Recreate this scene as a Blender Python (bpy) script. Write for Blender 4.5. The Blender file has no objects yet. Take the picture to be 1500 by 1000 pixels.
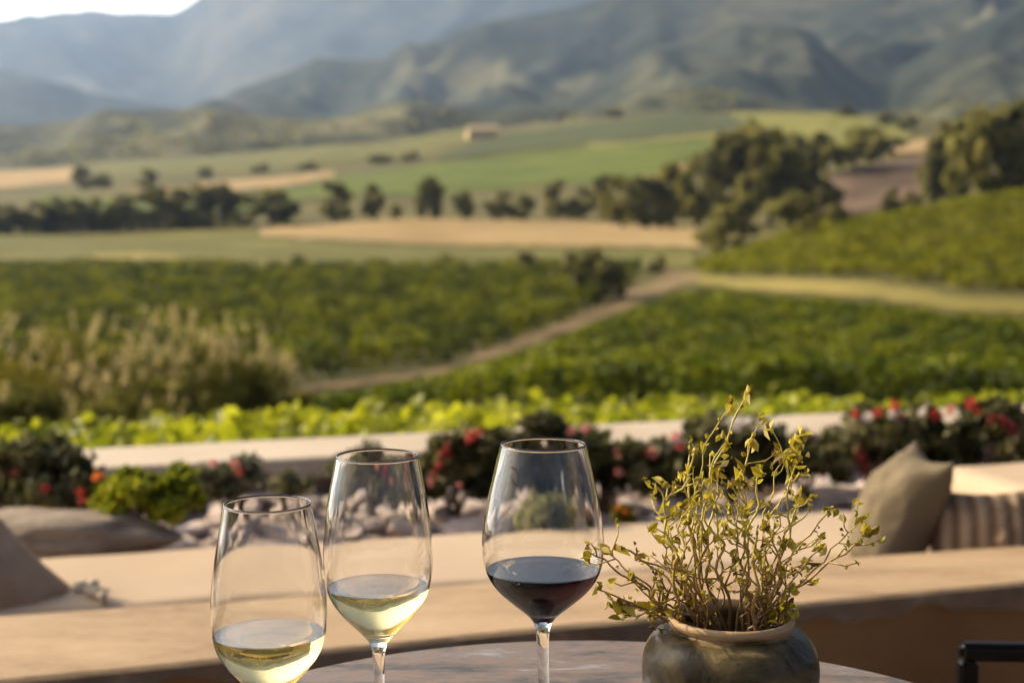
import bpy, bmesh, math, random
import numpy as np
from mathutils import Vector, Matrix, noise

random.seed(7)
RNG = np.random.default_rng(11)
SC = bpy.context.scene
COL = SC.collection

# ------------------------------------------------------------------ camera
EYE = 1.16
FPX = 2200.0
PITCH = math.atan(200 / FPX)
CP, SP = math.cos(PITCH), math.sin(PITCH)
cam_d = bpy.data.cameras.new('camera')
cam = bpy.data.objects.new('camera', cam_d)
COL.objects.link(cam)
cam.location = (0, 0, EYE)
cam.rotation_euler = (math.pi / 2 - PITCH, 0, 0)
cam_d.sensor_width = 36
cam_d.lens = FPX / 1500 * 36
cam_d.clip_start = 0.05
cam_d.clip_end = 40000
cam_d.dof.use_dof = True
cam_d.dof.focus_distance = 1.17
cam_d.dof.aperture_fstop = 6.0
cam_d.dof.aperture_blades = 9
SC.camera = cam


def ray(px, py):
    a = (px - 750) / FPX
    b = (500 - py) / FPX
    return Vector((a, CP + b * SP, -SP + b * CP))


def at_d(px, py, d):
    r = ray(px, py)
    return Vector((0, 0, EYE)) + r * (d / r.y)


def at_z(px, py, z):
    r = ray(px, py)
    return Vector((0, 0, EYE)) + r * ((z - EYE) / r.z)


# ------------------------------------------------------------------ helpers
def tag(o, label=None, cat=None, group=None, kind=None):
    if label: o['label'] = label
    if cat: o['category'] = cat
    if group: o['group'] = group
    if kind: o['kind'] = kind
    return o


def empty(name, loc=(0, 0, 0), rot=None):
    o = bpy.data.objects.new(name, None)
    o.empty_display_size = 0.1
    COL.objects.link(o)
    o.location = loc
    if rot: o.rotation_euler = rot
    return o


def mesh_obj(name, verts, faces, mat, parent=None, smooth=False, tint=None):
    me = bpy.data.meshes.new(name)
    me.from_pydata([tuple(v) for v in verts], [], faces)
    me.update()
    if smooth:
        me.polygons.foreach_set('use_smooth', [True] * len(me.polygons))
    if tint is not None:
        at = me.attributes.new('tint', 'FLOAT', 'POINT')
        at.data.foreach_set('value', np.asarray(tint, dtype=np.float32))
    o = bpy.data.objects.new(name, me)
    COL.objects.link(o)
    if mat: me.materials.append(mat)
    if parent: o.parent = parent
    return o


def bm_obj(name, bm, mat, parent=None, smooth=False):
    me = bpy.data.meshes.new(name)
    bmesh.ops.recalc_face_normals(bm, faces=bm.faces)
    bm.to_mesh(me)
    bm.free()
    if smooth:
        me.polygons.foreach_set('use_smooth', [True] * len(me.polygons))
    o = bpy.data.objects.new(name, me)
    COL.objects.link(o)
    if mat: me.materials.append(mat)
    if parent: o.parent = parent
    return o


def copy_tree(o, parent=None):
    c = o.copy()
    COL.objects.link(c)
    c.parent = parent
    for ch in list(o.children):
        copy_tree(ch, c)
    return c


def unit(v):
    n = np.linalg.norm(v, axis=1, keepdims=True)
    n[n == 0] = 1
    return v / n


def leaf_arrays(cen, size, asp=0.5, up=0.0, fold=0.25, axis=None, rng=RNG):
    """many diamond shaped folded leaves; returns verts, faces, tint"""
    cen = np.asarray(cen, float)
    n = len(cen)
    size = np.broadcast_to(np.asarray(size, float), (n,))[:, None]
    t = rng.normal(size=(n, 3)) if axis is None else np.asarray(axis, float) + rng.normal(size=(n, 3)) * 0.25
    t = unit(t)
    nn = rng.normal(size=(n, 3))
    nn[:, 2] += up
    nn = nn - t * (nn * t).sum(1, keepdims=True)
    nn = unit(nn)
    b = np.cross(nn, t)
    v = np.empty((n, 6, 3))
    v[:, 0] = cen - t * size
    v[:, 1] = cen - t * size * .15 + b * size * asp + nn * size * fold
    v[:, 2] = cen + t * size * .45 + b * size * asp * .7 + nn * size * fold * .6
    v[:, 3] = cen + t * size - nn * size * fold * .5
    v[:, 4] = cen + t * size * .45 - b * size * asp * .7 + nn * size * fold * .6
    v[:, 5] = cen - t * size * .15 - b * size * asp + nn * size * fold
    idx = np.arange(n)[:, None] * 6
    f = np.concatenate([idx + np.array([[0, 1, 2, 3]]), idx + np.array([[0, 3, 4, 5]])])
    tint = np.repeat(rng.random(n), 6)
    return v.reshape(-1, 3), f, tint


def leaf_obj(name, cen, size, mat, parent=None, tint_bias=None, **kw):
    v, f, t = leaf_arrays(cen, size, **kw)
    if tint_bias is not None:
        t = np.clip(t * .45 + np.repeat(tint_bias, 6) * .55, 0, 1)
    n = len(v); m = len(f)
    me = bpy.data.meshes.new(name)
    me.vertices.add(n)
    me.vertices.foreach_set('co', v.astype(np.float32).ravel())
    me.loops.add(m * 4)
    me.loops.foreach_set('vertex_index', f.astype(np.int32).ravel())
    me.polygons.add(m)
    me.polygons.foreach_set('loop_start', np.arange(0, m * 4, 4, dtype=np.int32))
    me.polygons.foreach_set('loop_total', np.full(m, 4, dtype=np.int32))
    me.update(calc_edges=True)
    at = me.attributes.new('tint', 'FLOAT', 'POINT')
    at.data.foreach_set('value', t.astype(np.float32))
    me.materials.append(mat)
    o = bpy.data.objects.new(name, me)
    COL.objects.link(o)
    if parent: o.parent = parent
    return o


def tube_arrays(pts, rad, seg=6):
    pts = [Vector(p) for p in pts]
    verts, faces = [], []
    n = len(pts)
    prev = None
    for i, p in enumerate(pts):
        t = (pts[min(i + 1, n - 1)] - pts[max(i - 1, 0)]).normalized()
        if prev is None:
            a = t.orthogonal().normalized()
        else:
            a = (prev - t * prev.dot(t)).normalized()
        prev = a
        b = t.cross(a)
        r = rad[i] if hasattr(rad, '__len__') else rad
        for k in range(seg):
            an = 2 * math.pi * k / seg
            verts.append(p + (a * math.cos(an) + b * math.sin(an)) * r)
    for i in range(n - 1):
        for k in range(seg):
            k2 = (k + 1) % seg
            faces.append((i * seg + k, i * seg + k2, (i + 1) * seg + k2, (i + 1) * seg + k))
    faces.append(tuple(range(seg - 1, -1, -1)))
    faces.append(tuple((n - 1) * seg + k for k in range(seg)))
    return verts, faces


class MB:
    def __init__(s):
        s.v, s.f = [], []

    def add(s, vf):
        o = len(s.v)
        s.v += list(vf[0])
        s.f += [tuple(i + o for i in f) for f in vf[1]]
        return s

    def build(s, name, mat, parent=None, smooth=True):
        return mesh_obj(name, s.v, s.f, mat, parent, smooth)


def lathe(prof, seg=64, close_ends=False):
    """prof: list of (r, z). r == 0 makes a pole."""
    verts, faces, rings = [], [], []
    for r, z in prof:
        if r < 1e-7:
            rings.append([len(verts)])
            verts.append((0, 0, z))
        else:
            rings.append(list(range(len(verts), len(verts) + seg)))
            for k in range(seg):
                a = 2 * math.pi * k / seg
                verts.append((r * math.cos(a), r * math.sin(a), z))
    for A, B in zip(rings[:-1], rings[1:]):
        for k in range(seg):
            k2 = (k + 1) % seg
            if len(A) == 1 and len(B) == 1: continue
            if len(A) == 1: faces.append((A[0], B[k2], B[k]))
            elif len(B) == 1: faces.append((A[k], A[k2], B[0]))
            else: faces.append((A[k], A[k2], B[k2], B[k]))
    return verts, faces


def catmull(pts, n):
    pts = [np.array(p, float) for p in pts]
    P = [2 * pts[0] - pts[1]] + pts + [2 * pts[-1] - pts[-2]]
    out = []
    for i in range(1, len(P) - 2):
        for k in range(n):
            t = k / n
            p0, p1, p2, p3 = P[i - 1:i + 3]
            out.append(.5 * (2 * p1 + (p2 - p0) * t + (2 * p0 - 5 * p1 + 4 * p2 - p3) * t * t + (3 * p1 - p0 - 3 * p2 + p3) * t ** 3))
    out.append(pts[-1])
    return out


# ------------------------------------------------------------------ materials
def new_mat(name):
    m = bpy.data.materials.new(name)
    m.use_nodes = True
    nt = m.node_tree
    nt.nodes.clear()
    out = nt.nodes.new('ShaderNodeOutputMaterial')
    return m, nt, out


def N(nt, typ, **kw):
    n = nt.nodes.new(typ)
    for k, v in kw.items():
        if k in n.inputs: n.inputs[k].default_value = v
        else: setattr(n, k, v)
    return n


def ramp(nt, fac, cols):
    r = nt.nodes.new('ShaderNodeValToRGB')
    el = r.color_ramp.elements
    while len(el) < len(cols): el.new(0.5)
    for e, (p, c) in zip(el, cols):
        e.position = p
        e.color = (*c, 1)
    nt.links.new(fac, r.inputs[0])
    return r.outputs[0]


def rough_mat(name, cols, scale=5, detail=6, rough=.85, bump=.3, bscale=None, coord='Object', stretch=(1, 1, 1), bdist=.01, spec=.3, dist=0.0, scale2=None, amt2=.35):
    """noise coloured rough surface"""
    m, nt, out = new_mat(name)
    L = nt.links.new
    tc = N(nt, 'ShaderNodeTexCoord')
    mp = N(nt, 'ShaderNodeMapping')
    mp.inputs['Scale'].default_value = stretch
    L(tc.outputs[coord], mp.inputs[0])
    no = N(nt, 'ShaderNodeTexNoise', Scale=scale, Detail=detail, Roughness=.62, Distortion=dist)
    L(mp.outputs[0], no.inputs['Vector'])
    fac = no.outputs[0]
    if scale2:
        n2 = N(nt, 'ShaderNodeTexNoise', Scale=scale2, Detail=5, Roughness=.7)
        L(mp.outputs[0], n2.inputs['Vector'])
        mx = N(nt, 'ShaderNodeMath', operation='MULTIPLY_ADD')
        L(n2.outputs[0], mx.inputs[0]); mx.inputs[1].default_value = amt2
        sb = N(nt, 'ShaderNodeMath', operation='SUBTRACT'); L(no.outputs[0], sb.inputs[0]); sb.inputs[1].default_value = amt2 / 2
        L(sb.outputs[0], mx.inputs[2])
        fac = mx.outputs[0]
    c = ramp(nt, fac, cols)
    b = N(nt, 'ShaderNodeBsdfPrincipled', Roughness=rough)
    b.inputs['Specular IOR Level'].default_value = spec
    L(c, b.inputs['Base Color'])
    if bump:
        nb = N(nt, 'ShaderNodeTexNoise', Scale=bscale or scale * 6, Detail=8, Roughness=.65)
        L(mp.outputs[0], nb.inputs['Vector'])
        bp = N(nt, 'ShaderNodeBump', Strength=bump, Distance=bdist)
        L(nb.outputs[0], bp.inputs['Height'])
        L(bp.outputs[0], b.inputs['Normal'])
    L(b.outputs[0], out.inputs[0])
    return m


def leaf_mat(name, cols, trans=.4, rough=.5, spec=.3):
    m, nt, out = new_mat(name)
    L = nt.links.new
    at = N(nt, 'ShaderNodeAttribute', attribute_name='tint')
    c = ramp(nt, at.outputs['Fac'], cols)
    b = N(nt, 'ShaderNodeBsdfPrincipled', Roughness=rough)
    b.inputs['Specular IOR Level'].default_value = spec
    L(c, b.inputs['Base Color'])
    t = N(nt, 'ShaderNodeBsdfTranslucent')
    L(c, t.inputs[0])
    mx = N(nt, 'ShaderNodeMixShader')
    mx.inputs[0].default_value = trans
    L(b.outputs[0], mx.inputs[1]); L(t.outputs[0], mx.inputs[2])
    L(mx.outputs[0], out.inputs[0])
    return m


def plain(name, col, rough=.5, metal=0, spec=.5):
    m, nt, out = new_mat(name)
    b = N(nt, 'ShaderNodeBsdfPrincipled', Roughness=rough, Metallic=metal)
    b.inputs['Specular IOR Level'].default_value = spec
    b.inputs['Base Color'].default_value = (*col, 1)
    nt.links.new(b.outputs[0], out.inputs[0])
    return m


def glass_mat(name, col, ior):
    m, nt, out = new_mat(name)
    b = N(nt, 'ShaderNodeBsdfPrincipled', Roughness=0.0, IOR=ior)
    b.inputs['Base Color'].default_value = (*col, 1)
    b.inputs['Transmission Weight'].default_value = 1
    nt.links.new(b.outputs[0], out.inputs[0])
    return m


M = {}
M['glass'] = glass_mat('clear_glass', (.985, .985, .975), 1.45)
M['white_wine'] = glass_mat('white_wine', (1.0, .79, .38), 1.33)
M['red_wine'] = glass_mat('red_wine', (.009, .0004, .0006), 1.34)
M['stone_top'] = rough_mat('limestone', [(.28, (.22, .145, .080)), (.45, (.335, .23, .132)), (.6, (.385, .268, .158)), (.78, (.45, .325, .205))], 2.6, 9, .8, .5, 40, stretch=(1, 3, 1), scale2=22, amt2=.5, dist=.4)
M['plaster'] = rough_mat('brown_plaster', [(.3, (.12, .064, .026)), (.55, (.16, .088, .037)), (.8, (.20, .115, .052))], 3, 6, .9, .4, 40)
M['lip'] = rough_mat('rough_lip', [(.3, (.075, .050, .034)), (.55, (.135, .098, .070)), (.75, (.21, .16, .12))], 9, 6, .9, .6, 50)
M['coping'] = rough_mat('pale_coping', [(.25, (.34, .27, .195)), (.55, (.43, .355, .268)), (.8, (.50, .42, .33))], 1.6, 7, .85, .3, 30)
M['far_plaster'] = rough_mat('dark_plaster', [(.3, (.16, .10, .07)), (.7, (.28, .19, .14))], 4, 6, .9, .4, 30)
M['cushion'] = rough_mat('beige_fabric', [(.3, (.385, .29, .20)), (.7, (.44, .34, .243))], 1.4, 4, .95, .25, 400, bdist=.001, spec=.1)
M['pillow'] = rough_mat('olive_linen', [(.3, (.125, .10, .064)), (.7, (.165, .132, .085))], 6, 4, .95, .3, 500, bdist=.001, spec=.1)
M['pillow_brown'] = rough_mat('brown_linen', [(.3, (.29, .195, .125)), (.7, (.36, .255, .17))], 6, 4, .95, .3, 500, bdist=.001, spec=.1)
def striped_mat():
    m, nt, out = new_mat('striped_linen')
    L = nt.links.new
    tc = N(nt, 'ShaderNodeTexCoord')
    wv = N(nt, 'ShaderNodeTexWave', Scale=9.0, Distortion=.8, Detail=2.0)
    wv.bands_direction = 'X'
    L(tc.outputs['Object'], wv.inputs['Vector'])
    c = ramp(nt, wv.outputs['Fac'], [(.2, (.13, .088, .056)), (.45, (.22, .155, .10)), (.8, (.27, .195, .13))])
    b = N(nt, 'ShaderNodeBsdfPrincipled', Roughness=.95)
    b.inputs['Specular IOR Level'].default_value = .1
    L(c, b.inputs['Base Color'])
    bp = N(nt, 'ShaderNodeBump', Strength=.5, Distance=.01); L(wv.outputs['Fac'], bp.inputs['Height']); L(bp.outputs[0], b.inputs['Normal'])
    L(b.outputs[0], out.inputs[0])
    return m


M['striped'] = striped_mat()
M['cream'] = rough_mat('cream_wool', [(.3, (.50, .41, .30)), (.7, (.58, .49, .37))], 30, 4, .95, .5, 200, bdist=.002, spec=.1)
M['rock'] = rough_mat('mauve_rock', [(.25, (.32, .245, .205)), (.5, (.50, .40, .35)), (.75, (.66, .56, .50))], 7, 8, .85, .6, 30)
M['boulder'] = rough_mat('pale_boulder', [(.25, (.20, .15, .115)), (.45, (.36, .285, .22)), (.75, (.46, .38, .30))], 3.5, 10, .9, .9, 14, bdist=.03)
M['gravel'] = rough_mat('gravel', [(.3, (.26, .19, .16)), (.7, (.48, .38, .335))], 25, 8, .9, .8, 60, bdist=.02)
M['soil'] = rough_mat('dark_soil', [(.3, (.025, .017, .01)), (.7, (.06, .04, .025))], 60, 6, .95, 1, 120)
M['patio'] = rough_mat('patio_stone', [(.3, (.33, .26, .2)), (.7, (.45, .36, .28))], 1.5, 8, .85, .3, 20)
M['black'] = plain('black_metal', (.003, .003, .003), .3, 0, .12)
M['bark'] = rough_mat('bark', [(.3, (.05, .035, .022)), (.7, (.12, .09, .06))], 3, 6, .9, 0, coord='Object')

# table: weathered grey-mauve stone with streaks
M['table'] = rough_mat('weathered_table', [(.32, (.040, .032, .028)), (.44, (.10, .084, .076)), (.53, (.165, .115, .085)), (.58, (.125, .105, .099)), (.70, (.25, .222, .212))], 9, 9, .55, .25, 60, stretch=(1, 3.2, 1), dist=.6, scale2=60, bdist=.002, spec=.4)


def pot_mat():
    m, nt, out = new_mat('olive_glaze')
    L = nt.links.new
    tc = N(nt, 'ShaderNodeTexCoord')
    no = N(nt, 'ShaderNodeTexNoise', Scale=17, Detail=7, Roughness=.62, Distortion=1.6)
    L(tc.outputs['Object'], no.inputs['Vector'])
    c1 = ramp(nt, no.outputs[0], [(.38, (.024, .018, .007)), (.48, (.072, .053, .021)), (.57, (.10, .076, .032)), (.64, (.20, .15, .075)), (.8, (.27, .205, .11))])
    sx = N(nt, 'ShaderNodeSeparateXYZ'); L(tc.outputs['Object'], sx.inputs[0])
    n2 = N(nt, 'ShaderNodeTexNoise', Scale=26, Detail=4); L(tc.outputs['Object'], n2.inputs['Vector'])
    ad = N(nt, 'ShaderNodeMath', operation='MULTIPLY_ADD'); L(n2.outputs[0], ad.inputs[0]); ad.inputs[1].default_value = .02
    L(sx.outputs[2], ad.inputs[2])
    mr = N(nt, 'ShaderNodeMapRange'); L(ad.outputs[0], mr.inputs[0])
    mr.inputs[1].default_value = .1005; mr.inputs[2].default_value = .1045
    mx = N(nt, 'ShaderNodeMixRGB'); L(mr.outputs[0], mx.inputs[0]); L(c1, mx.inputs[1])
    mx.inputs[2].default_value = (.36, .25, .14, 1)
    b = N(nt, 'ShaderNodeBsdfPrincipled')
    b.inputs['Specular IOR Level'].default_value = .22
    L(mx.outputs[0], b.inputs['Base Color'])
    r = ramp(nt, mr.outputs[0], [(0, (.38,) * 3), (1, (.55,) * 3)])
    L(r, b.inputs['Roughness'])
    nb = N(nt, 'ShaderNodeTexNoise', Scale=45, Detail=3); L(tc.outputs['Object'], nb.inputs['Vector'])
    bp = N(nt, 'ShaderNodeBump', Strength=.35, Distance=.006); L(nb.outputs[0], bp.inputs['Height']); L(bp.outputs[0], b.inputs['Normal'])
    L(b.outputs[0], out.inputs[0])
    return m


M['pot'] = pot_mat()
M['stem_old'] = rough_mat('dry_stem', [(.3, (.10, .05, .018)), (.5, (.26, .15, .055)), (.7, (.45, .32, .12))], 60, 4, .6, .3, 300, bdist=.001)
def stem_mat():
    m, nt, out = new_mat('dry_stem_greening')
    L = nt.links.new
    tc = N(nt, 'ShaderNodeTexCoord')
    sx = N(nt, 'ShaderNodeSeparateXYZ'); L(tc.outputs['Object'], sx.inputs[0])
    no = N(nt, 'ShaderNodeTexNoise', Scale=90, Detail=4); L(tc.outputs['Object'], no.inputs['Vector'])
    mr = N(nt, 'ShaderNodeMapRange'); L(sx.outputs[2], mr.inputs[0]); mr.inputs[1].default_value = 0; mr.inputs[2].default_value = .13
    ad = N(nt, 'ShaderNodeMath', operation='MULTIPLY_ADD'); L(no.outputs[0], ad.inputs[0]); ad.inputs[1].default_value = .5
    L(mr.outputs[0], ad.inputs[2])
    c = ramp(nt, ad.outputs[0], [(.15, (.075, .036, .014)), (.45, (.20, .105, .035)), (.8, (.36, .24, .06)), (1, (.44, .36, .07))])
    b = N(nt, 'ShaderNodeBsdfPrincipled', Roughness=.55); L(c, b.inputs['Base Color'])
    L(b.outputs[0], out.inputs[0])
    return m


M['stem'] = stem_mat()
M['bud'] = leaf_mat('yellow_bud_leaf', [(0, (.13, .07, .015)), (.22, (.26, .20, .018)), (.5, (.42, .33, .022)), (.85, (.58, .47, .04)), (1, (.66, .56, .2))], .45, .45)
M['vine_near'] = leaf_mat('bright_vine_leaf', [(0, (.06, .08, .006)), (.4, (.19, .215, .010)), (.75, (.37, .37, .016)), (1, (.52, .50, .10))], .55, .45)
M['vine_left'] = leaf_mat('vine_leaf_olive', [(0, (.016, .024, .002)), (.5, (.088, .104, .005)), (1, (.27, .265, .010))], .42, .6, .15)
M['vine_right'] = leaf_mat('vine_leaf_green', [(0, (.016, .026, .002)), (.5, (.084, .106, .005)), (1, (.24, .25, .010))], .42, .6, .15)
M['vine_hill'] = leaf_mat('vine_leaf_hill', [(0, (.10, .108, .004)), (.5, (.185, .190, .006)), (1, (.28, .27, .009))], .42, .6, .15)
M['tree_dark'] = leaf_mat('tree_leaf_dark', [(0, (.040, .043, .016)), (.5, (.17, .162, .056)), (1, (.36, .32, .11))], .48, .7, .1)
M['tree_olive'] = leaf_mat('tree_leaf_olive', [(0, (.065, .065, .016)), (.5, (.22, .205, .05)), (1, (.40, .35, .10))], .48, .7, .1)
M['brush'] = leaf_mat('brush_leaf', [(0, (.035, .036, .006)), (.5, (.13, .126, .020)), (1, (.27, .24, .045))], .4, .7, .1)
M['brush_yellow'] = leaf_mat('brush_leaf_yellow', [(0, (.06, .055, .006)), (.5, (.15, .13, .012)), (1, (.30, .25, .025))], .35, .7, .1)
M['plume'] = leaf_mat('pale_plume', [(0, (.28, .22, .08)), (.5, (.46, .38, .17)), (1, (.62, .52, .28))], .4, .8, .1)
M['shrub_dark'] = leaf_mat('shrub_leaf_dark', [(0, (.012, .015, .007)), (.45, (.06, .062, .020)), (.8, (.16, .145, .05)), (1, (.32, .27, .14))], .35, .6)
M['shrub_lime'] = leaf_mat('shrub_leaf_lime', [(0, (.12, .15, .012)), (.5, (.30, .32, .02)), (1, (.52, .47, .03))], .45, .5)
M['shrub_sage'] = leaf_mat('shrub_leaf_sage', [(0, (.07, .075, .035)), (.5, (.17, .165, .085)), (1, (.33, .30, .19))], .35, .6)
M['tuft'] = leaf_mat('tuft_leaf', [(0, (.08, .085, .03)), (.5, (.22, .22, .08)), (1, (.42, .38, .17))], .45, .6)
M['petal_red'] = leaf_mat('petal_red', [(0, (.30, .025, .018)), (.5, (.50, .055, .038)), (1, (.66, .16, .10))], .4, .6)
M['petal_crimson'] = leaf_mat('petal_crimson', [(0, (.14, .014, .016)), (.5, (.26, .030, .030)), (1, (.42, .09, .075))], .4, .6)
M['petal_pink'] = leaf_mat('petal_pink', [(0, (.55, .16, .14)), (.5, (.68, .28, .24)), (1, (.78, .45, .40))], .4, .6)
M['petal_white'] = leaf_mat('petal_white', [(0, (.65, .58, .52)), (1, (.85, .80, .74))], .4, .6)
M['petal_orange'] = leaf_mat('petal_orange', [(0, (.60, .14, .03)), (1, (.80, .30, .05))], .4, .6)

# ------------------------------------------------------------------ terrain
PXN = np.array([-900, 0, 250, 500, 750, 1000, 1250, 1500, 2400], float)
T = [
    (9,    [693] * 9),
    (15,   [668] * 9),
    (25,   [642] * 9),
    (45,   [618] * 9),
    (60,   [606] * 9),
    (80,   [592, 592, 592, 591, 590, 590, 590, 590, 590]),
    (110,  [545, 545, 545, 545, 540, 536, 531, 531, 531]),
    (150,  [490, 490, 490, 490, 486, 478, 470, 470, 470]),
    (165,  [472, 472, 472, 472, 470, 460, 448, 450, 450]),
    (180,  [457, 457, 457, 457, 455, 440, 424, 428, 430]),
    (200,  [438, 438, 438, 438, 436, 420, 396, 385, 380]),
    (250,  [402, 402, 400, 400, 402, 400, 328, 290, 240]),
    (285,  [384, 384, 383, 383, 384, 386, 330, 292, 236]),
    (350,  [354, 354, 352, 351, 351, 352, 338, 303, 250]),
    (400,  [337, 336, 331, 328, 326, 335, 318, 288, 245]),
    (450,  [326, 326, 319, 318, 317, 320, 280, 268, 235]),
    (500,  [314, 314, 308, 307, 304, 298, 244, 236, 220]),
    (600,  [296, 294, 282, 284, 282, 266, 238, 232, 215]),
    (800,  [276, 274, 262, 256, 242, 220, 212, 214, 205]),
    (1000, [260, 259, 247, 232, 205, 190, 178, 195, 195]),
    (1250, [252, 250, 234, 215, 186, 168, 164, 184, 185]),
    (1600, [248, 246, 230, 212, 184, 166, 166, 184, 185]),
    (9000, [240, 240, 230, 215, 195, 185, 185, 190, 190]),
]
TD = np.log(np.array([t[0] for t in T], float))
TR = np.array([t[1] for t in T], float)


def row(px, d):
    """image row of the ground at column px and forward distance d"""
    if d <= 9:
        return 500 - FPX * math.tan(math.atan((-.45 - EYE) / d) + PITCH)
    ld = math.log(d)
    i = int(np.clip(np.searchsorted(TD, ld) - 1, 0, len(TD) - 2))
    t = (ld - TD[i]) / (TD[i + 1] - TD[i])
    j = int(np.clip(np.searchsorted(PXN, px) - 1, 0, len(PXN) - 2))
    s = min(1, max(0, (px - PXN[j]) / (PXN[j + 1] - PXN[j])))
    s2 = s * s * (3 - 2 * s) * .6 + s * .4
    a = TR[i, j] * (1 - s2) + TR[i, j + 1] * s2
    b = TR[i + 1, j] * (1 - s2) + TR[i + 1, j + 1] * s2
    return a * (1 - t) + b * t


def gp(px, d, up=0.0):
    """point on the ground"""
    p = at_d(px, row(px, d), d)
    u = 0
    if d > 60:
        u = noise.noise(Vector((p.x * .02, p.y * .02, 0))) * min(1, (d - 60) / 300) * 1.2
    return p + Vector((0, 0, u + up))


def hit(px, py, d0=60, d1=1700):
    d = d0
    while d < d1:
        if row(px, d) <= py: return d
        d *= 1.006
    return d1


def zat(X, Y, up=0.0):
    px = 750 + FPX * X / Y
    for _ in range(3):
        b = (500 - row(px, Y)) / FPX
        px = 750 + FPX * X / Y * (CP + b * SP)
    return Vector((X, Y, gp(px, Y, up).z)), px


def grid_obj(name, fn, us, vs, mat, smooth=True):
    v = [fn(u, w) for w in vs for u in us]
    nu = len(us)
    f = []
    for j in range(len(vs) - 1):
        for i in range(nu - 1):
            f.append((j * nu + i, j * nu + i + 1, (j + 1) * nu + i + 1, (j + 1) * nu + i))
    return mesh_obj(name, v, f, mat, None, smooth)


M['ground'] = rough_mat('dry_grass_ground', [(.25, (.058, .056, .015)), (.5, (.10, .088, .026)), (.75, (.17, .138, .052))], .02, 8, .95, 0, coord='Object', scale2=.25, spec=.1)
gus = np.linspace(-850, 2350, 130)
gvs = np.concatenate([np.linspace(2.5, 9, 8), np.exp(np.linspace(math.log(9.5), math.log(9000), 190))])
tag(grid_obj('ground', gp, gus, gvs, M['ground']), kind='structure')


def patch(name, upper, lower, mat, x0=None, x1=None, nx=60, ny=14, lift=.12, kind='structure', wv=1.6):
    ux = [p[0] for p in upper]; uy = [p[1] for p in upper]
    lx = [p[0] for p in lower]; ly = [p[1] for p in lower]
    x0 = x0 if x0 is not None else max(min(ux), min(lx)); x1 = x1 if x1 is not None else min(max(ux), max(lx))

    memo = {}

    def fn(px, t):
        if px not in memo:
            wob = noise.noise(Vector((px * .03, 3.1, len(name)))) * wv
            wb2 = noise.noise(Vector((px * .045, 9.1, len(name)))) * wv
            memo[px] = hit(px, np.interp(px, lx, ly) + wob), hit(px, min(np.interp(px, ux, uy) + wb2, np.interp(px, lx, ly) + wob - 1))
        dn, df = memo[px]
        d = math.exp(math.log(dn) * (1 - t) + math.log(max(df, dn * 1.0005)) * t)
        return gp(px, d, lift * (1 + d / 300))
    return tag(grid_obj(name, fn, np.linspace(x0, x1, nx), np.linspace(0, 1, ny), mat), kind=kind)


def field_mat(name, c0, c1, c2, sc=.03, s2=.3):
    return rough_mat(name, [(.28, c0), (.5, c1), (.72, c2)], sc, 7, .95, 0, coord='Object', scale2=s2, spec=.1)


F_tan = field_mat('stubble', (.23, .155, .065), (.31, .215, .095), (.37, .27, .13))
F_olive = field_mat('olive_crop', (.075, .072, .018), (.11, .105, .024), (.17, .15, .04))
F_green = field_mat('green_crop', (.062, .080, .010), (.088, .112, .013), (.13, .14, .022))
F_dkgreen = field_mat('dark_crop', (.04, .05, .018), (.06, .07, .022), (.09, .095, .03))
F_yg = field_mat('lime_crop', (.12, .12, .024), (.165, .16, .032), (.21, .19, .044))
F_dirt = field_mat('dirt', (.085, .066, .028), (.155, .112, .055), (.24, .172, .092), .15, 1.2)
F_brown = field_mat('ploughed_earth', (.055, .038, .025), (.10, .068, .045), (.19, .125, .085))
F_gold = field_mat('golden_grass', (.14, .122, .026), (.20, .168, .042), (.27, .215, .065))
F_under = field_mat('vineyard_soil', (.035, .036, .010), (.06, .055, .016), (.10, .08, .028), .1, 1.0)

patch('stubble_field', [(380, 336), (600, 325), (870, 321), (1025, 338)], [(380, 347), (600, 358), (1025, 360)], F_tan)
patch('olive_field', [(-300, 350), (0, 346), (378, 337), (381, 349), (600, 360), (1015, 362)], [(-300, 402), (0, 402), (400, 392), (1015, 398)], F_olive)
patch('bare_patch', [(135, 380), (200, 377), (260, 380)], [(135, 384), (200, 388), (260, 385)], F_gold, lift=.3)
patch('left_stubble_field', [(-300, 258), (0, 252), (110, 247)], [(-300, 278), (0, 276), (110, 268)], F_tan)
patch('stubble_strip', [(190, 284), (330, 266), (490, 253)], [(190, 290), (330, 286), (490, 262)], F_tan)
patch('pasture', [(60, 288), (200, 289), (330, 288), (430, 282)], [(60, 305), (430, 310)], F_green, lift=.06)
patch('hill_field', [(415, 278), (520, 258), (640, 240), (860, 217), (1050, 202)], [(415, 296), (600, 286), (860, 270), (950, 262), (1050, 216)], F_green)
patch('upper_field', [(640, 232), (720, 202), (900, 178), (1000, 164), (1100, 178)], [(640, 237), (860, 213), (1100, 192)], F_dkgreen)
patch('golden_strip', [(860, 214), (1000, 201), (1110, 190)], [(860, 218), (1000, 206), (1110, 199)], F_gold, lift=.2)
patch('lime_field', [(1068, 161), (1200, 160), (1335, 188)], [(1068, 168), (1110, 200), (1200, 218), (1335, 206)], F_yg)
patch('scrub_field', [(140, 236), (300, 226), (500, 212), (690, 186)], [(140, 262), (380, 252), (620, 232), (690, 206)], F_olive)
patch('pink_track', [(900, 272), (1000, 246), (1060, 214)], [(900, 284), (1000, 262), (1060, 224)], F_tan, lift=.3)
patch('ploughed_field', [(1170, 282), (1250, 246), (1380, 224)], [(1170, 330), (1260, 316), (1380, 280)], F_brown)
patch('dirt_bank', [(1300, 218), (1360, 208)], [(1300, 232), (1360, 228)], F_tan, lift=.4)
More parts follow.
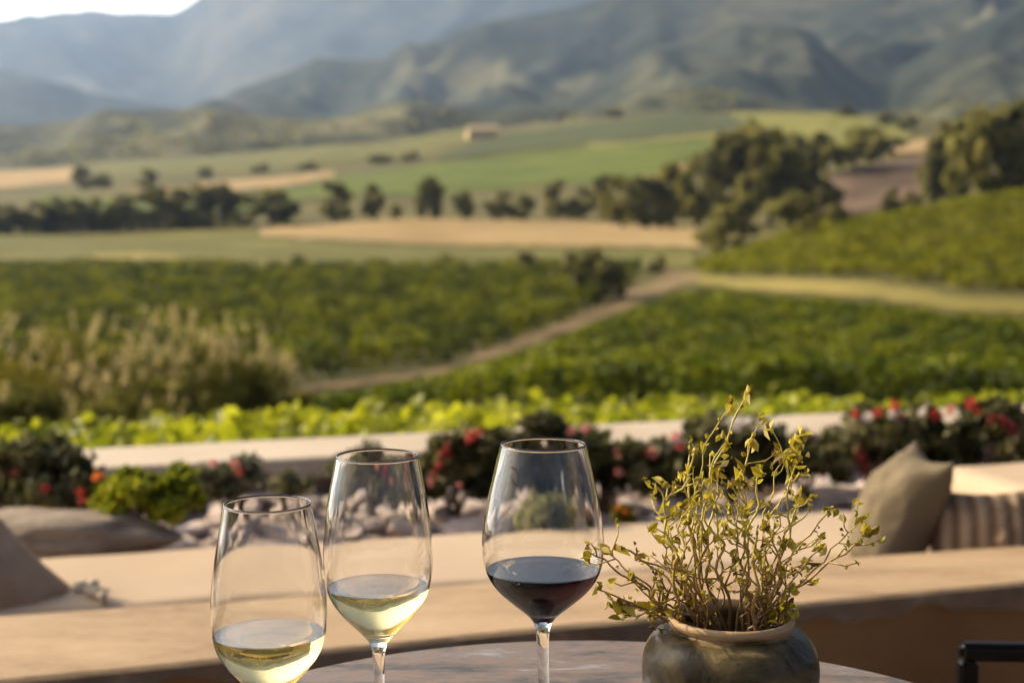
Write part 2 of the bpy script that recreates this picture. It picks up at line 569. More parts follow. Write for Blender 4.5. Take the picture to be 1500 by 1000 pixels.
patch('dirt_path', [(430, 572), (640, 543), (760, 499), (850, 463), (920, 428), (985, 402), (1025, 404)], [(430, 580), (640, 554), (790, 506), (880, 470), (960, 438), (1025, 411)], F_dirt, ny=20, wv=4)
patch('golden_verge', [(1000, 406), (1120, 412), (1280, 417), (1400, 438), (1700, 454)], [(1000, 416), (1120, 430), (1280, 440), (1400, 457), (1700, 468)], F_gold, ny=20, wv=4)
patch('vineyard_soil', [(-300, 404), (400, 392), (880, 392), (925, 405)], [(-300, 590), (440, 570), (640, 542), (770, 500), (925, 428)], F_under, lift=.1, ny=24)

# ------------------------------------------------------------------ vine rows
def vine_row(name, x0, x1, Y0, slope, mat, label, group, dens, hgt, lsz, wid=.55, keep=None, cap=None):
    """a hedge of leaves along a world line Y = Y0 + slope * X"""
    L = x1 - x0
    n = int(L * dens)
    if n < 6: return None
    xs = RNG.uniform(x0, x1, n)
    sx = np.linspace(x0, x1, 40)
    sp = [zat(x, Y0 + slope * x) for x in sx]
    sz = [p[0].z for p in sp]; spx = [p[1] for p in sp]
    zs = np.interp(xs, sx, sz); pxs = np.interp(xs, sx, spx)
    cen, bias = [], []
    ph = random.uniform(0, 50)
    for x, pz, px in zip(xs, zs, pxs):
        Y = Y0 + slope * x
        if keep and not keep(px, Y): continue
        e = noise.noise(Vector((x * .35 + ph, Y0 * .37, 1.7)))
        g = noise.noise(Vector((x * .9 + ph, Y0 * .9, 8.7)))
        if g < -.38: continue
        hg = hgt if cap is None else min(hgt, cap(px, Y))
        if hg < .35: continue
        h = hg * (1 + .3 * e) * (.08 + .92 * random.random() ** .6)
        cen.append((x + random.gauss(0, .1), Y + random.gauss(0, wid * .5), pz + h))
        bias.append(.5 + 1.2 * e)
    if len(cen) < 6: return None
    o = leaf_obj(name, cen, RNG.uniform(.7, 1.3, len(cen)) * lsz, mat, None, np.clip(np.array(bias), 0, 1), asp=.75, up=.6)
    return tag(o, label, 'vine row', group)


def px2x(px, d): return (px - 750) / FPX * d


# block left of the dirt path
dd = 92.0
while dd < 252:
    y = row(500, dd)
    pr = np.interp(y, [400, 430, 470, 500, 540, 560, 600], [940, 925, 855, 790, 680, 500, 330])
    x0, x1 = px2x(-120, dd), px2x(pr, dd)
    vine_row('vine_row', x0, x1, dd - .03 * (x0 + x1) / 2, .03, M['vine_left'], 'olive green vine row in the block left of the dirt path', 'vine rows left of the dirt path', 48, 2.3, .24, wid=1.1)
    dd += 6.6
# block right of the dirt path
dd = 54.0
while dd < 178:
    y = row(900, dd)
    pl = np.interp(y, [425, 440, 480, 520, 560, 590, 605, 615], [1030, 985, 895, 780, 600, 470, 300, 100])
    x0, x1 = px2x(pl, dd), px2x(1720, dd)

    def keep(px, Y):
        return row(px, Y) > np.interp(px, [1000, 1120, 1280, 1400, 1500, 1720], [432, 445, 458, 472, 482, 492])

    def cap(px, Y):
        edge = np.interp(px, [300, 480, 640, 790, 880, 960, 1025, 1120, 1280, 1400, 1700], [596, 578, 549, 503, 467, 436, 415, 430, 440, 457, 468])
        return (row(px, Y) - edge) / FPX * Y / 1.25
    vine_row('vine_row', x0, x1, dd - .02 * (x0 + x1) / 2, .02, M['vine_right'], 'green vine row in the block between the dirt path and the terrace wall', 'vine rows right of the dirt path', 46, 2.1, .22, wid=1.0, keep=keep, cap=cap)
    dd += 5.4
# sunny hill block on the right
dd = 176.0
while dd < 262:
    x0, x1 = px2x(1020, dd), px2x(1780, dd)

    def keep(px, Y):
        r = row(px, Y)
        return r < np.interp(px, [1020, 1280, 1400, 1700], [404, 408, 424, 436]) and r > np.interp(px, [1020, 1250, 1500], [385, 300, 270])
    vine_row('vine_row', x0, x1, dd, .0, M['vine_hill'], 'sunlit yellow green vine row on the low hill at the right', 'vine rows on the sunny hill', 34, 1.5, .30, wid=1.6, keep=keep)
    dd += 6.0

# ------------------------------------------------------------------ trees
def crown_pts(n, rnd, kind):
    out, bias = [], []
    nc = 18 if kind != 'slim' else 14
    cl = []
    for _ in range(nc):
        h = rnd.uniform(.16, .90)
        prof = math.sin(math.pi * min(1, (h - .02) / .98) ** (.8 if kind != 'slim' else .7)) ** .6 if h < .99 else .1
        a = rnd.uniform(0, 2 * math.pi)
        r = .38 * prof * math.sqrt(rnd.random())
        cl.append((Vector((r * math.cos(a), r * math.sin(a), h)), rnd.uniform(.09, .17), rnd.random()))
    for i in range(n):
        c, rr, b = cl[i % nc]
        v = Vector((rnd.gauss(0, 1), rnd.gauss(0, 1), rnd.gauss(0, 1))).normalized() * rr * rnd.uniform(.55, 1.1)
        v.z *= .85
        p = c + v
        if p.z < .05: continue
        out.append(p); bias.append(b)
    return np.array(out), np.array(bias)


def tree_proto(kind, mat, n, seed, ls):
    rnd = random.Random(seed)
    pts, bias = crown_pts(n, rnd, kind)
    root = empty('tree')
    leaf_obj('crown', pts, RNG.uniform(.7, 1.35, len(pts)) * ls, mat, root, bias, asp=.7)
    mb = MB()
    mb.add(tube_arrays([(0, 0, -.03), (.01, 0, .2), (-.01, .01, .5), (0, 0, .78)], [.045, .035, .022, .006], 7))
    for k in range(5):
        a = rnd.uniform(0, 6.28); h = rnd.uniform(.18, .5)
        r = rnd.uniform(.18, .3)
        mb.add(tube_arrays([(0, 0, h), (r * .5 * math.cos(a), r * .5 * math.sin(a), h + .1), (r * math.cos(a), r * math.sin(a), h + .26)], [.018, .012, .004], 5))
    mb.build('trunk', M['bark'], root)
    return root


PROT = {'dark': [tree_proto('round', M['tree_dark'], 1000, s, .060) for s in (1, 2, 3, 4)],
        'olive': [tree_proto('round', M['tree_olive'], 900, s, .060) for s in (5, 6, 7, 8)]}
USED = set()


def place_tree(px, py, hpx, wpx, kind, label, group, d0=60, name='tree'):
    d = hit(px, py, d0)
    p = gp(px, d)
    pr = random.choice(PROT[kind])
    if pr.name in USED:
        t = copy_tree(pr)
    else:
        t = pr; USED.add(pr.name)
    t.location = p
    t.rotation_euler = (0, 0, random.uniform(0, 6.28))
    w = wpx / FPX * d * 1.3
    h = hpx / FPX * d * 1.16
    t.scale = (w, w, h)
    return tag(t, label, 'tree', group)


ORD = ['first', 'second', 'third', 'fourth', 'fifth', 'sixth', 'seventh', 'eighth', 'ninth', 'tenth', 'eleventh', 'twelfth', 'thirteenth', 'fourteenth', 'fifteenth', 'sixteenth', 'seventeenth', 'eighteenth', 'nineteenth', 'twentieth', 'twenty-first', 'twenty-second', 'twenty-third', 'twenty-fourth', 'twenty-fifth', 'twenty-sixth', 'twenty-seventh', 'twenty-eighth', 'twenty-ninth', 'thirtieth']
LINE = [(-20, 341, 42, 42), (18, 341, 36, 42), (52, 340, 40, 36), (84, 338, 44, 40), (116, 338, 42, 40), (150, 336, 42, 40), (190, 334, 44, 52), (230, 333, 50, 46),
        (263, 331, 46, 36), (290, 330, 50, 44), (326, 329, 50, 54), (397, 328, 44, 68), (490, 326, 50, 48), (549, 325, 46, 38), (581, 323, 20, 22), (632, 323, 54, 42),
        (678, 322, 38, 30), (734, 322, 38, 42), (766, 321, 34, 36), (815, 321, 50, 36), (850, 321, 42, 40), (880, 325, 62, 34)]
for i, (px, py, h, w) in enumerate(LINE):
    sh = 'tall slim' if h / w > 1.25 else ('broad' if w > 50 else ('small' if h < 30 else 'rounded'))
    if i < 12: w *= 1.15
    place_tree(px, py, h, w, 'dark', f'{sh} dark tree, {ORD[i]} from the left in the row behind the stubble field', 'trees in the valley row', 300)
for i, px in enumerate([-2, 36, 68, 100, 133, 170, 210, 247, 276, 308, 355]):
    place_tree(px, np.interp(px, [0, 400, 800], [340, 328, 322]) + 1, random.uniform(14, 24), random.uniform(34, 60), random.choice(['olive', 'olive', 'dark']), f'low bush filling the gaps of the valley tree row, {ORD[i]} from the left', 'low bushes in the valley row', 300)
CLUMP = [(912, 336, 66, 60), (948, 336, 66, 66), (985, 336, 84, 70), (1020, 338, 92, 62), (1055, 338, 118, 72), (1092, 336, 130, 84), (1128, 334, 128, 76), (1165, 326, 112, 76),
         (1052, 380, 66, 66), (1085, 352, 60, 52), (1165, 345, 60, 70), (1205, 320, 50, 60)]
for i, (px, py, h, w) in enumerate(sorted(CLUMP)):
    place_tree(px, py, h, w, 'olive' if i % 4 != 1 else 'dark', f'olive green bushy tree, {ORD[i]} from the left in the grove beside the ploughed slope', 'trees in the grove', 240)
UP = [(1210, 258, 56, 60), (1250, 248, 50, 60), (1290, 238, 44, 56)]
for i, (px, py, h, w) in enumerate(UP):
    place_tree(px, py, h, w, 'olive', f'olive tree above the ploughed slope, {ORD[i]} from the left of three', 'trees above the ploughed slope', 420)
RIGHT = [(1372, 300, 70, 50), (1400, 304, 110, 80), (1438, 302, 120, 84), (1474, 302, 122, 80), (1515, 302, 130, 90)]
for i, (px, py, h, w) in enumerate(RIGHT):
    place_tree(px, py, h, w, 'dark' if i % 2 else 'olive', f'large dark tree behind the sunny vineyard hill, {ORD[i]} from the left', 'trees behind the hill', 300)
for i, (px, py, h, w) in enumerate([(1225, 338, 34, 34), (1310, 316, 34, 34), (1338, 309, 26, 30), (1180, 352, 28, 30)]):
    place_tree(px, py, h, w, 'olive', f'small olive bush on the crest of the sunny vineyard hill, {ORD[i]} of four', 'bushes on the hill crest', 240)
for i, (px, py, h, w) in enumerate([(650, 400, 24, 30), (770, 402, 28, 36), (832, 432, 56, 40), (872, 446, 70, 60), (900, 438, 48, 40), (962, 404, 24, 28), (436, 396, 20, 24), (560, 398, 18, 24)]):
    place_tree(px, py, h, w, 'dark', f'small dark tree at the far edge of the left vine block, spot {ORD[i]}' if 0 else
               ['small dark round bush above the middle of the left vine block', 'low dark bush beside the slim dark trees at the vine block corner', 'slim dark tree at the right corner of the left vine block',
                'largest dark tree at the right corner of the left vine block', 'dark tree nearest the dirt path at the vine block corner', 'small dark bush on the verge where the dirt path bends',
                'tiny dark bush at the far left edge of the left vine block', 'tiny dark bush halfway along the far edge of the left vine block'][i], 'dark trees at the vine block edge', 90)
FAR = [(120, 278, 30, 30), (150, 276, 20, 28), (215, 277, 26, 32), (300, 262, 14, 24), (380, 254, 12, 30), (450, 250, 12, 30), (830, 178, 14, 30), (900, 174, 14, 26), (1240, 172, 14, 40), (1300, 184, 18, 36), (1330, 192, 22, 30), (1060, 216, 20, 30), (560, 240, 12, 36), (600, 238, 14, 30)]
for i, (px, py, h, w) in enumerate(sorted(FAR)):
    place_tree(px, py, h, w, 'dark', f'tiny distant tree on the far slopes, {ORD[i]} from the left', 'distant trees on the far slopes', 520)

# farm houses far away
def house(px, py, wpx, hpx, d0, label, wall, roofm):
    d = hit(px, py, d0); p = gp(px, d)
    w = wpx / FPX * d; h = hpx / FPX * d; dp = w * .45
    r = empty('farmhouse', p); r.rotation_euler = (0, 0, .15)
    wh = h * .62
    v = [(-w / 2, -dp / 2, -2), (w / 2, -dp / 2, -2), (w / 2, dp / 2, -2), (-w / 2, dp / 2, -2), (-w / 2, -dp / 2, wh), (w / 2, -dp / 2, wh), (w / 2, dp / 2, wh), (-w / 2, dp / 2, wh), (-w / 2, 0, h), (w / 2, 0, h)]
    mesh_obj('wall', v, [(0, 1, 5, 4), (2, 3, 7, 6), (1, 2, 6, 9, 5), (3, 0, 4, 8, 7)], wall, r)
    o = .4
    v2 = [(-w / 2 - o, -dp / 2 - o, wh - .15), (w / 2 + o, -dp / 2 - o, wh - .15), (w / 2 + o, 0, h + .25), (-w / 2 - o, 0, h + .25), (w / 2 + o, dp / 2 + o, wh - .15), (-w / 2 - o, dp / 2 + o, wh - .15)]
    mesh_obj('roof', v2, [(0, 1, 2, 3), (3, 2, 4, 5)], roofm, r)
    for k in (-.3, 0, .3):
        x = k * w; ww = w * .05
        v3 = [(x - ww, -dp / 2 - .06, wh * .25), (x + ww, -dp / 2 - .06, wh * .25), (x + ww, -dp / 2 - .06, wh * .7), (x - ww, -dp / 2 - .06, wh * .7)]
        v3 += [(a, b + .1, c) for a, b, c in v3]
        mesh_obj('window', v3, [(0, 1, 2, 3), (0, 4, 5, 1), (1, 5, 6, 2), (2, 6, 7, 3), (3, 7, 4, 0)], M['bark'], r)
    tag(r, label, 'house')


M['cream_wall'] = plain('cream_wall', (.62, .48, .26), .9)
M['straw_roof'] = plain('straw_roof', (.48, .36, .20), .9)
house(706, 203, 44, 19, 600, 'cream farmhouse at the top corner of the hill field', M['cream_wall'], M['straw_roof'])
house(232, 232, 16, 14, 800, 'tiny yellow hut on the far left slope below the mountains', M['cream_wall'], M['straw_roof'])

# ------------------------------------------------------------------ mountains
def mount_mat(name, c0, c1, c2, sc):
    return rough_mat(name, [(.32, c0), (.5, c1), (.68, c2)], sc, 9, .95, 0, coord='Object', scale2=sc * 7, amt2=.5, spec=.05)


def mountain(name, crest, foot, d0, dc, amp, px0, px1, mat, seed, fr, nx=260, nd=80):
    cx = [c[0] for c in crest]; cy = [c[1] for c in crest]
    fx = [c[0] for c in foot]; fy = [c[1] for c in foot]
    pxs = np.linspace(px0, px1, nx)
    ts = np.concatenate([np.linspace(0, 1, nd), 1 + np.linspace(.04, .6, 14)])

    def fn(px, t):
        d = d0 + (dc - d0) * t
        zf = at_d(px, np.interp(px, fx, fy), d0).z
        zc = at_d(px, np.interp(px, cx, cy), dc).z
        if t <= 1:
            s = t ** 1.25
            z = zf + (zc - zf) * s
        else:
            z = zc - (zc - zf) * (t - 1) * 1.2
        x = (px - 750) / FPX * d
        q = Vector((x * fr + seed, d * fr * .75, seed * 1.7))
        wv = noise.noise_vector(q * .9) * .45
        rn = noise.ridged_multi_fractal(q + wv, 1.0, 2.1, 6, 1.0, 1.8) - 1.0
        fb = noise.fractal(q * 1.6, 1.0, 2.0, 5)
        env = math.sin(math.pi * min(1, max(0, t if t < 1 else 1))) ** .7 * .9 + (.22 if t > .6 else .22 * max(0, t) / .6)
        z += amp * env * (rn * .75 + fb * .4)
        if t > 1: z -= 0
        return Vector((x, d, z))
    o = grid_obj(name, fn, pxs, ts, mat)
    return tag(o, kind='structure')


MM1 = mount_mat('far_slope', (.016, .025, .030), (.044, .050, .046), (.11, .102, .075), .0012)
MM2 = mount_mat('mid_slope', (.008, .014, .015), (.038, .043, .028), (.12, .108, .058), .0030)
MM3 = mount_mat('near_slope', (.010, .016, .013), (.060, .061, .030), (.17, .148, .07), .004)
mountain('mountains', [(-1200, 30), (0, 44), (40, 36), (75, 24), (110, 27), (150, 16), (200, 19), (262, 16), (292, -4), (340, -40), (500, -80), (2600, -60)], [(-1200, 215), (2600, 215)], 4600, 7200, 250, -900, 2400, MM1, 3.3, .00065)
mountain('mountains', [(-1200, 60), (0, 104), (60, 112), (130, 138), (220, 152), (330, 170), (480, 235), (700, 290)], [(-1200, 240), (700, 290)], 3300, 4300, 80, -900, 640, MM1, 8.1, .001, 120, 50)
mountain('mountains', [(60, 235), (200, 200), (300, 160), (400, 118), (470, 94), (560, 88), (640, 62), (700, 38), (760, 22), (850, 0), (950, -25), (2600, -70)], [(0, 240), (2600, 225)], 2300, 3700, 135, 60, 2400, MM2, 14.2, .0014)
mountain('mountains', [(700, 240), (850, 140), (960, 70), (1080, 34), (1180, 50), (1240, 104), (1275, 124), (1310, 100), (1380, 55), (1490, 5), (1700, -60), (2600, -80)], [(700, 250), (2600, 230)], 1800, 2700, 68, 700, 2400, MM2, 21.7, .0016, 220, 80)
mountain('mountains', [(-1200, 190), (0, 186), (150, 168), (300, 160), (420, 166), (500, 176), (600, 150), (700, 168), (850, 160), (1000, 142), (1100, 138), (1200, 158), (1300, 164), (1400, 148), (1500, 150), (2600, 140)], [(-1200, 290), (0, 285), (750, 240), (1200, 220), (2600, 230)], 1180, 1900, 34, -900, 2400, MM3, 31.9, .0042, 300, 70)

# woods and scrub sprinkled over the foothills: one far-off mass
cen = []
for _ in range(5200):
    px = random.uniform(-200, 1700)
    t = random.random()
    d = 1210 + 600 * t
    k = noise.noise(Vector((px * .006, d * .0035, 4.4)))
    if k < .16 and random.random() > .03: continue
    cen.append((px, d))
me5 = bpy.data.objects[[o.name for o in bpy.data.objects if o.name.startswith('mountains')][-1]]
from mathutils.bvhtree import BVHTree
bvh = BVHTree.FromPolygons([v.co for v in me5.data.vertices], [tuple(p.vertices) for p in me5.data.polygons])
pts = []
for px, d in cen:
    x = (px - 750) / FPX * d
    h = bvh.ray_cast(Vector((x, d, 3000)), Vector((0, 0, -1)))
    if h[0] is None: continue
    g, _ = zat(x, d)
    if h[0].z < g.z - 1: continue
    for k in range(5):
        pts.append(h[0] + Vector((random.gauss(0, 2.2), random.gauss(0, 2.2), random.uniform(.5, 5))))
w = leaf_obj('woodland', np.array(pts), RNG.uniform(1.2, 2.6, len(pts)), M['tree_dark'], asp=.8)
tag(w, 'dark scrubby woodland scattered over the foothills below the mountains', 'woodland', kind='stuff')

# ------------------------------------------------------------------ brush beside the left vine block
def brush(px, d, wpx, toppy, mat, label, n, pl=.35):
    p = gp(px, d, -.2)
    top = at_d(px, toppy, d).z
    H = top - p.z; W = wpx / FPX * d
    root = empty('brush_shrub', p)
    c, b = [], []
    nc = 16
    cl = [(random.uniform(-.42, .42) * W, random.uniform(-.35, .35) * W, random.uniform(.15, .8) * H, random.uniform(.12, .2) * W, random.random()) for _ in range(nc)]
    for i in range(n):
        x, y, z, r, bb = cl[i % nc]
        z *= 1 - .5 * abs(x) / (.5 * W)
        v = Vector((random.gauss(0, 1), random.gauss(0, 1), random.gauss(0, 1))).normalized() * r * random.uniform(.5, 1.15)
        c.append((x + v.x, y + v.y, max(.05, z + v.z * .8))); b.append(bb)
    leaf_obj('foliage', np.array(c), RNG.uniform(.06, .15, len(c)), mat, root, np.array(b), asp=.45)
    mb = MB()
    for k in range(9):
        x, y, z, r, bb = cl[k]
        mb.add(tube_arrays([(random.gauss(0, .1), random.gauss(0, .1), -.1), (x * .5, y * .5, z * .5), (x, y, z)], [.05, .03, .01], 6))
    mb.build('stem', M['bark'], root)
    pc, ax = [], []
    for k in range(int(n * pl * .016)):
        x = random.uniform(-.46, .46) * W; y = random.uniform(-.4, .2) * W
        zt = H * (1 - .45 * (abs(x) / (.5 * W)) ** 2) * random.uniform(.72, 1.04)
        if random.random() < .3: zt *= random.uniform(.4, .8)
        lean = Vector((random.gauss(.1, .25), random.gauss(0, .2), 1)).normalized()
        for q in range(14):
            s = random.uniform(-.28, .28)
            pc.append(Vector((x, y, zt)) + lean * s + Vector((random.gauss(0, .05), random.gauss(0, .05), 0)))
            ax.append(lean)
    if pc:
        leaf_obj('plumes', np.array(pc), RNG.uniform(.06, .13, len(pc)), M['plume'], root, axis=np.array(ax), asp=.3)
    tag(root, label, 'shrub', 'brush shrubs beside the left vine block')


brush(20, 43, 190, 462, M['brush'], 'tan brush shrub cut by the left edge of the view', 2200, .8)
brush(100, 40, 200, 468, M['brush_yellow'], 'yellowish brush shrub second from the left', 2400, .45)
brush(185, 42, 190, 464, M['brush'], 'olive brown brush shrub between the yellowish one and the plumed one', 2400, .5)
brush(262, 41, 190, 456, M['brush'], 'pale plumed brush shrub in the middle right of the thicket', 2600, 1.3)
brush(345, 43, 170, 474, M['brush'], 'pale plumed brush shrub at the right end of the thicket', 2400, 1.2)
brush(405, 46, 90, 520, M['brush'], 'low dark brush shrub at the foot of the vine block', 1200, .2)
brush(45, 36, 160, 560, M['brush'], 'low brown brush shrub in front of the thicket at left', 1500, .3)
brush(210, 36, 200, 545, M['brush'], 'low brown brush shrub in front of the plumed thicket', 1800, .4)

# ------------------------------------------------------------------ terrace
def line_pts(l, z, x0, x1):
    (xa, ya), (xb, yb) = l
    f = lambda x: ya + (yb - ya) * (x - xa) / (xb - xa)
    A, B = at_z(xa, ya, z), at_z(xb, yb, z)
    D = (B - A).normalized()
    return A + D * x0, B + D * x1


UDIR = None
WT, ST, CT = .45, .38, .42
fn0, fn1 = line_pts(((0, 996), (1487, 853)), WT, -1.6, 1.4)     # front wall near edge
ff0, ff1 = line_pts(((0, 901), (1487, 799)), WT, -1.6, 1.4)     # front wall far edge
UDIR = (fn1 - fn0).normalized()
VDIR = Vector((-UDIR.y, UDIR.x, 0))


def prism(name, corners, z0, z1, mat, parent=None, bev=.01, smooth=False, seg=2):
    bm = bmesh.new()
    lo = [bm.verts.new((c.x, c.y, z0)) for c in corners]
    hi = [bm.verts.new((c.x, c.y, z1)) for c in corners]
    n = len(corners)
    bm.faces.new(lo[::-1]); bm.faces.new(hi)
    for i in range(n):
        j = (i + 1) % n
        bm.faces.new((lo[i], lo[j], hi[j], hi[i]))
    if bev: bmesh.ops.bevel(bm, geom=list(bm.edges), offset=bev, segments=seg, affect='EDGES')
    return bm_obj(name, bm, mat, parent, smooth)


# front wall: coping slab with a ragged lip over a plaster face
wall = empty('low_wall', (0, 0, 0))
def coping_slab(a0, a1, b0, b1, zt, thick, mat, name, parent, ragged=.018, ns=160, dx=0, edge_mat=None):
    """a: near edge, b: far edge"""
    v, f = [], []
    for i in range(ns + 1):
        t = i / ns
        A = a0.lerp(a1, t); B = b0.lerp(b1, t)
        x = (A - a0).length
        wv = noise.fractal(Vector((x * 3.3 + dx, 0, 0)), .9, 2.0, 4)
        w2 = noise.fractal(Vector((x * 5 + dx, 7, 0)), .9, 2.0, 3)
        w3 = noise.fractal(Vector((x * 7 + dx, 17, 0)), .9, 2.0, 3)
        nd = (A - B).normalized()
        lo = zt - thick * max(.45, 1 + 1.5 * wv) - abs(w2) * ragged * .4
        A2 = A + nd * (w3 * .004 + w2 * .004)
        ring = [Vector((A2.x, A2.y, lo)) - nd * .02, Vector((A2.x, A2.y, lo)) + nd * (.002 + .004 * w2), Vector((A2.x, A2.y, lo + .008)) + nd * (.006 + .006 * w2),
                Vector((A2.x, A2.y, zt - .012)) + nd * .004 * (1 + w2), Vector((A2.x, A2.y, zt - .006)) + nd * .002, Vector((A2.x, A2.y, zt)) - nd * .006,
                A2.lerp(B, .3) + Vector((0, 0, .0015 * w2)), A2.lerp(B, .65) + Vector((0, 0, .002 * wv)), Vector((B.x, B.y, zt)) + nd * .006, Vector((B.x, B.y, zt - .006)), Vector((B.x, B.y, zt - thick))]
        v += ring
    m = 11
    for i in range(ns):
        for k in range(m):
            k2 = (k + 1) % m
            f.append((i * m + k, (i + 1) * m + k, (i + 1) * m + k2, i * m + k2))
    f.append(tuple(range(m))); f.append(tuple(ns * m + k for k in range(m - 1, -1, -1)))
    bm = bmesh.new()
    vs = [bm.verts.new(p) for p in v]
    for q in f: bm.faces.new([vs[i] for i in q])
    bm.normal_update()
    for e in bm.edges:
        if len(e.link_faces) == 2 and e.calc_face_angle(0) > .5: e.smooth = False
    o = bm_obj(name, bm, mat, parent, True)
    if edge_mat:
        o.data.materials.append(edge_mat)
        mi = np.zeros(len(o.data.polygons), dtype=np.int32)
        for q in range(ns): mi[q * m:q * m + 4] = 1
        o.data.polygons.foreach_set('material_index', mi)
    return o


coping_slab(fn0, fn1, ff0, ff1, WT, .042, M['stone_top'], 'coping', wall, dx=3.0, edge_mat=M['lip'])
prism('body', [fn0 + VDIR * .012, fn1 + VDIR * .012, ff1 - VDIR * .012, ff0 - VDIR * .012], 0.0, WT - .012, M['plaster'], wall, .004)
tag(wall, 'low plastered wall with a smooth pale stone top just behind the round table', 'wall')

# bench
sf0, sf1 = line_pts(((50, 815), (1250, 745)), ST, -1.8, .42)
sn0, sn1 = ff0 + VDIR * .012, ff1 + VDIR * .012
# trim the right end of the seat at the arm wall
bench = empty('garden_bench', (0, 0, 0))
arm_far = at_z(1382, 738, ST)
arm_near = at_z(1575, 812, ST)


def soft_slab(name, c00, c10, c11, c01, z0, z1, r, mat, parent, nu=60, nv=24, crown=.0, wr=.0):
    """cushion with round edges. c00 near-left, c10 near-right, c11 far-right, c01 far-left"""
    top, bot = [], []
    def prof(s, L):
        d = min(s, 1 - s) * L
        return math.sqrt(max(0, 1 - max(0, (r - d) / r) ** 2)) if d < r else 1
    Lu = (c10 - c00).length; Lv = (c01 - c00).length
    us = sorted(set([0, .1 * r / Lu, .3 * r / Lu, .6 * r / Lu, r / Lu] + list(np.linspace(r / Lu, 1 - r / Lu, nu)) + [1 - .6 * r / Lu, 1 - .3 * r / Lu, 1 - .1 * r / Lu, 1]))
    vs_ = sorted(set([0, .1 * r / Lv, .3 * r / Lv, .6 * r / Lv, r / Lv] + list(np.linspace(r / Lv, 1 - r / Lv, nv)) + [1 - .6 * r / Lv, 1 - .3 * r / Lv, 1 - .1 * r / Lv, 1]))
    bm = bmesh.new()
    G = {}
    for side in (0, 1):
        for j, w in enumerate(vs_):
            for i, u in enumerate(us):
                p = (c00 * (1 - u) + c10 * u) * (1 - w) + (c01 * (1 - u) + c11 * u) * w
                h = (z1 - z0) / 2
                k = prof(u, Lu) * prof(w, Lv)
                edge = i in (0, len(us) - 1) or j in (0, len(vs_) - 1)
                dz = (h - r) + r * k if not edge else (h - r)
                if side == 0: z = (z0 + z1) / 2 + dz + crown * math.sin(math.pi * u) * math.sin(math.pi * w) + wr * noise.noise(Vector((p.x * 4, p.y * 4, 2))) * k
                else: z = (z0 + z1) / 2 - dz
                G[side, i, j] = bm.verts.new((p.x, p.y, z))
    ni, nj = len(us), len(vs_)
    for j in range(nj - 1):
        for i in range(ni - 1):
            bm.faces.new((G[0, i, j], G[0, i + 1, j], G[0, i + 1, j + 1], G[0, i, j + 1]))
            bm.faces.new((G[1, i, j], G[1, i, j + 1], G[1, i + 1, j + 1], G[1, i + 1, j]))
    for i in range(ni - 1):
        bm.faces.new((G[0, i, 0], G[1, i, 0], G[1, i + 1, 0], G[0, i + 1, 0]))
        bm.faces.new((G[0, i, nj - 1], G[0, i + 1, nj - 1], G[1, i + 1, nj - 1], G[1, i, nj - 1]))
    for j in range(nj - 1):
        bm.faces.new((G[0, 0, j], G[0, 0, j + 1], G[1, 0, j + 1], G[1, 0, j]))
        bm.faces.new((G[0, ni - 1, j], G[1, ni - 1, j], G[1, ni - 1, j + 1], G[0, ni - 1, j + 1]))
    return bm_obj(name, bm, mat, parent, True)


soft_slab('seat_cushion', sn0 + VDIR * .285, sn1 - UDIR * .8 + VDIR * .285, sf1, sf0, ST - .11, ST, .03, M['cushion'], bench, crown=.006, wr=.006)
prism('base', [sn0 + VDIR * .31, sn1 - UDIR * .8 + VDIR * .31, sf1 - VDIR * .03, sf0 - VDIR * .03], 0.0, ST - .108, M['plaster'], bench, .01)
# arm / back rest at the right end: a sloped soft block
ad = (arm_near - arm_far).normalized(); an = Vector((-ad.y, ad.x, 0))
if an.x < 0: an = -an
soft_slab('end_backrest', arm_far + ad * .9 , arm_far + ad * .9 + an * .9, arm_far - ad * .05 + an * .9, arm_far - ad * .05, ST - .112, ST + .10, .05, M['cushion'], bench, crown=.01, wr=.006)
tag(bench, 'long built-in garden bench with a beige cushion running behind the low wall', 'bench')


def pillow(name, center, nrm, up, w, h, t, mat, parent=None, wr=.012, seed=0, nn=36):
    n = Vector(nrm).normalized()
    u2 = Vector(up); u2 = (u2 - n * u2.dot(n)).normalized()
    s = u2.cross(n)
    v, f = [], []
    for side in (1, -1):
        for j in range(nn + 1):
            for i in range(nn + 1):
                a = -1 + 2 * i / nn; b = -1 + 2 * j / nn
                th = (max(0, 1 - abs(a) ** 2.2)) ** .62 * (max(0, 1 - abs(b) ** 2.2)) ** .62
                pin = 1 - .15 * (1 - b * b) * abs(a) ** 3
                pin2 = 1 - .15 * (1 - a * a) * abs(b) ** 3
                q = Vector((a * 2.1 + seed, b * 2.1, side * 3.0))
                wz = noise.fractal(q, .8, 2, 4) * wr * th ** .3
                p = Vector(center) + s * (a * pin * w / 2) + u2 * (b * pin2 * h / 2 - .02 * h * (1 - a * a)) + n * side * (th * t / 2 + wz * min(1, th * 3))
                v.append(p)
    k = nn + 1
    for sd in (0, 1):
        o = sd * k * k
        for j in range(nn):
            for i in range(nn):
                q = (o + j * k + i, o + j * k + i + 1, o + (j + 1) * k + i + 1, o + (j + 1) * k + i)
                f.append(q if sd == 0 else q[::-1])
    bm = bmesh.new()
    vs = [bm.verts.new(p) for p in v]
    for q in f: bm.faces.new([vs[i] for i in q])
    bmesh.ops.remove_doubles(bm, verts=bm.verts, dist=.0004)
    return bm_obj(name, bm, mat, parent, True)


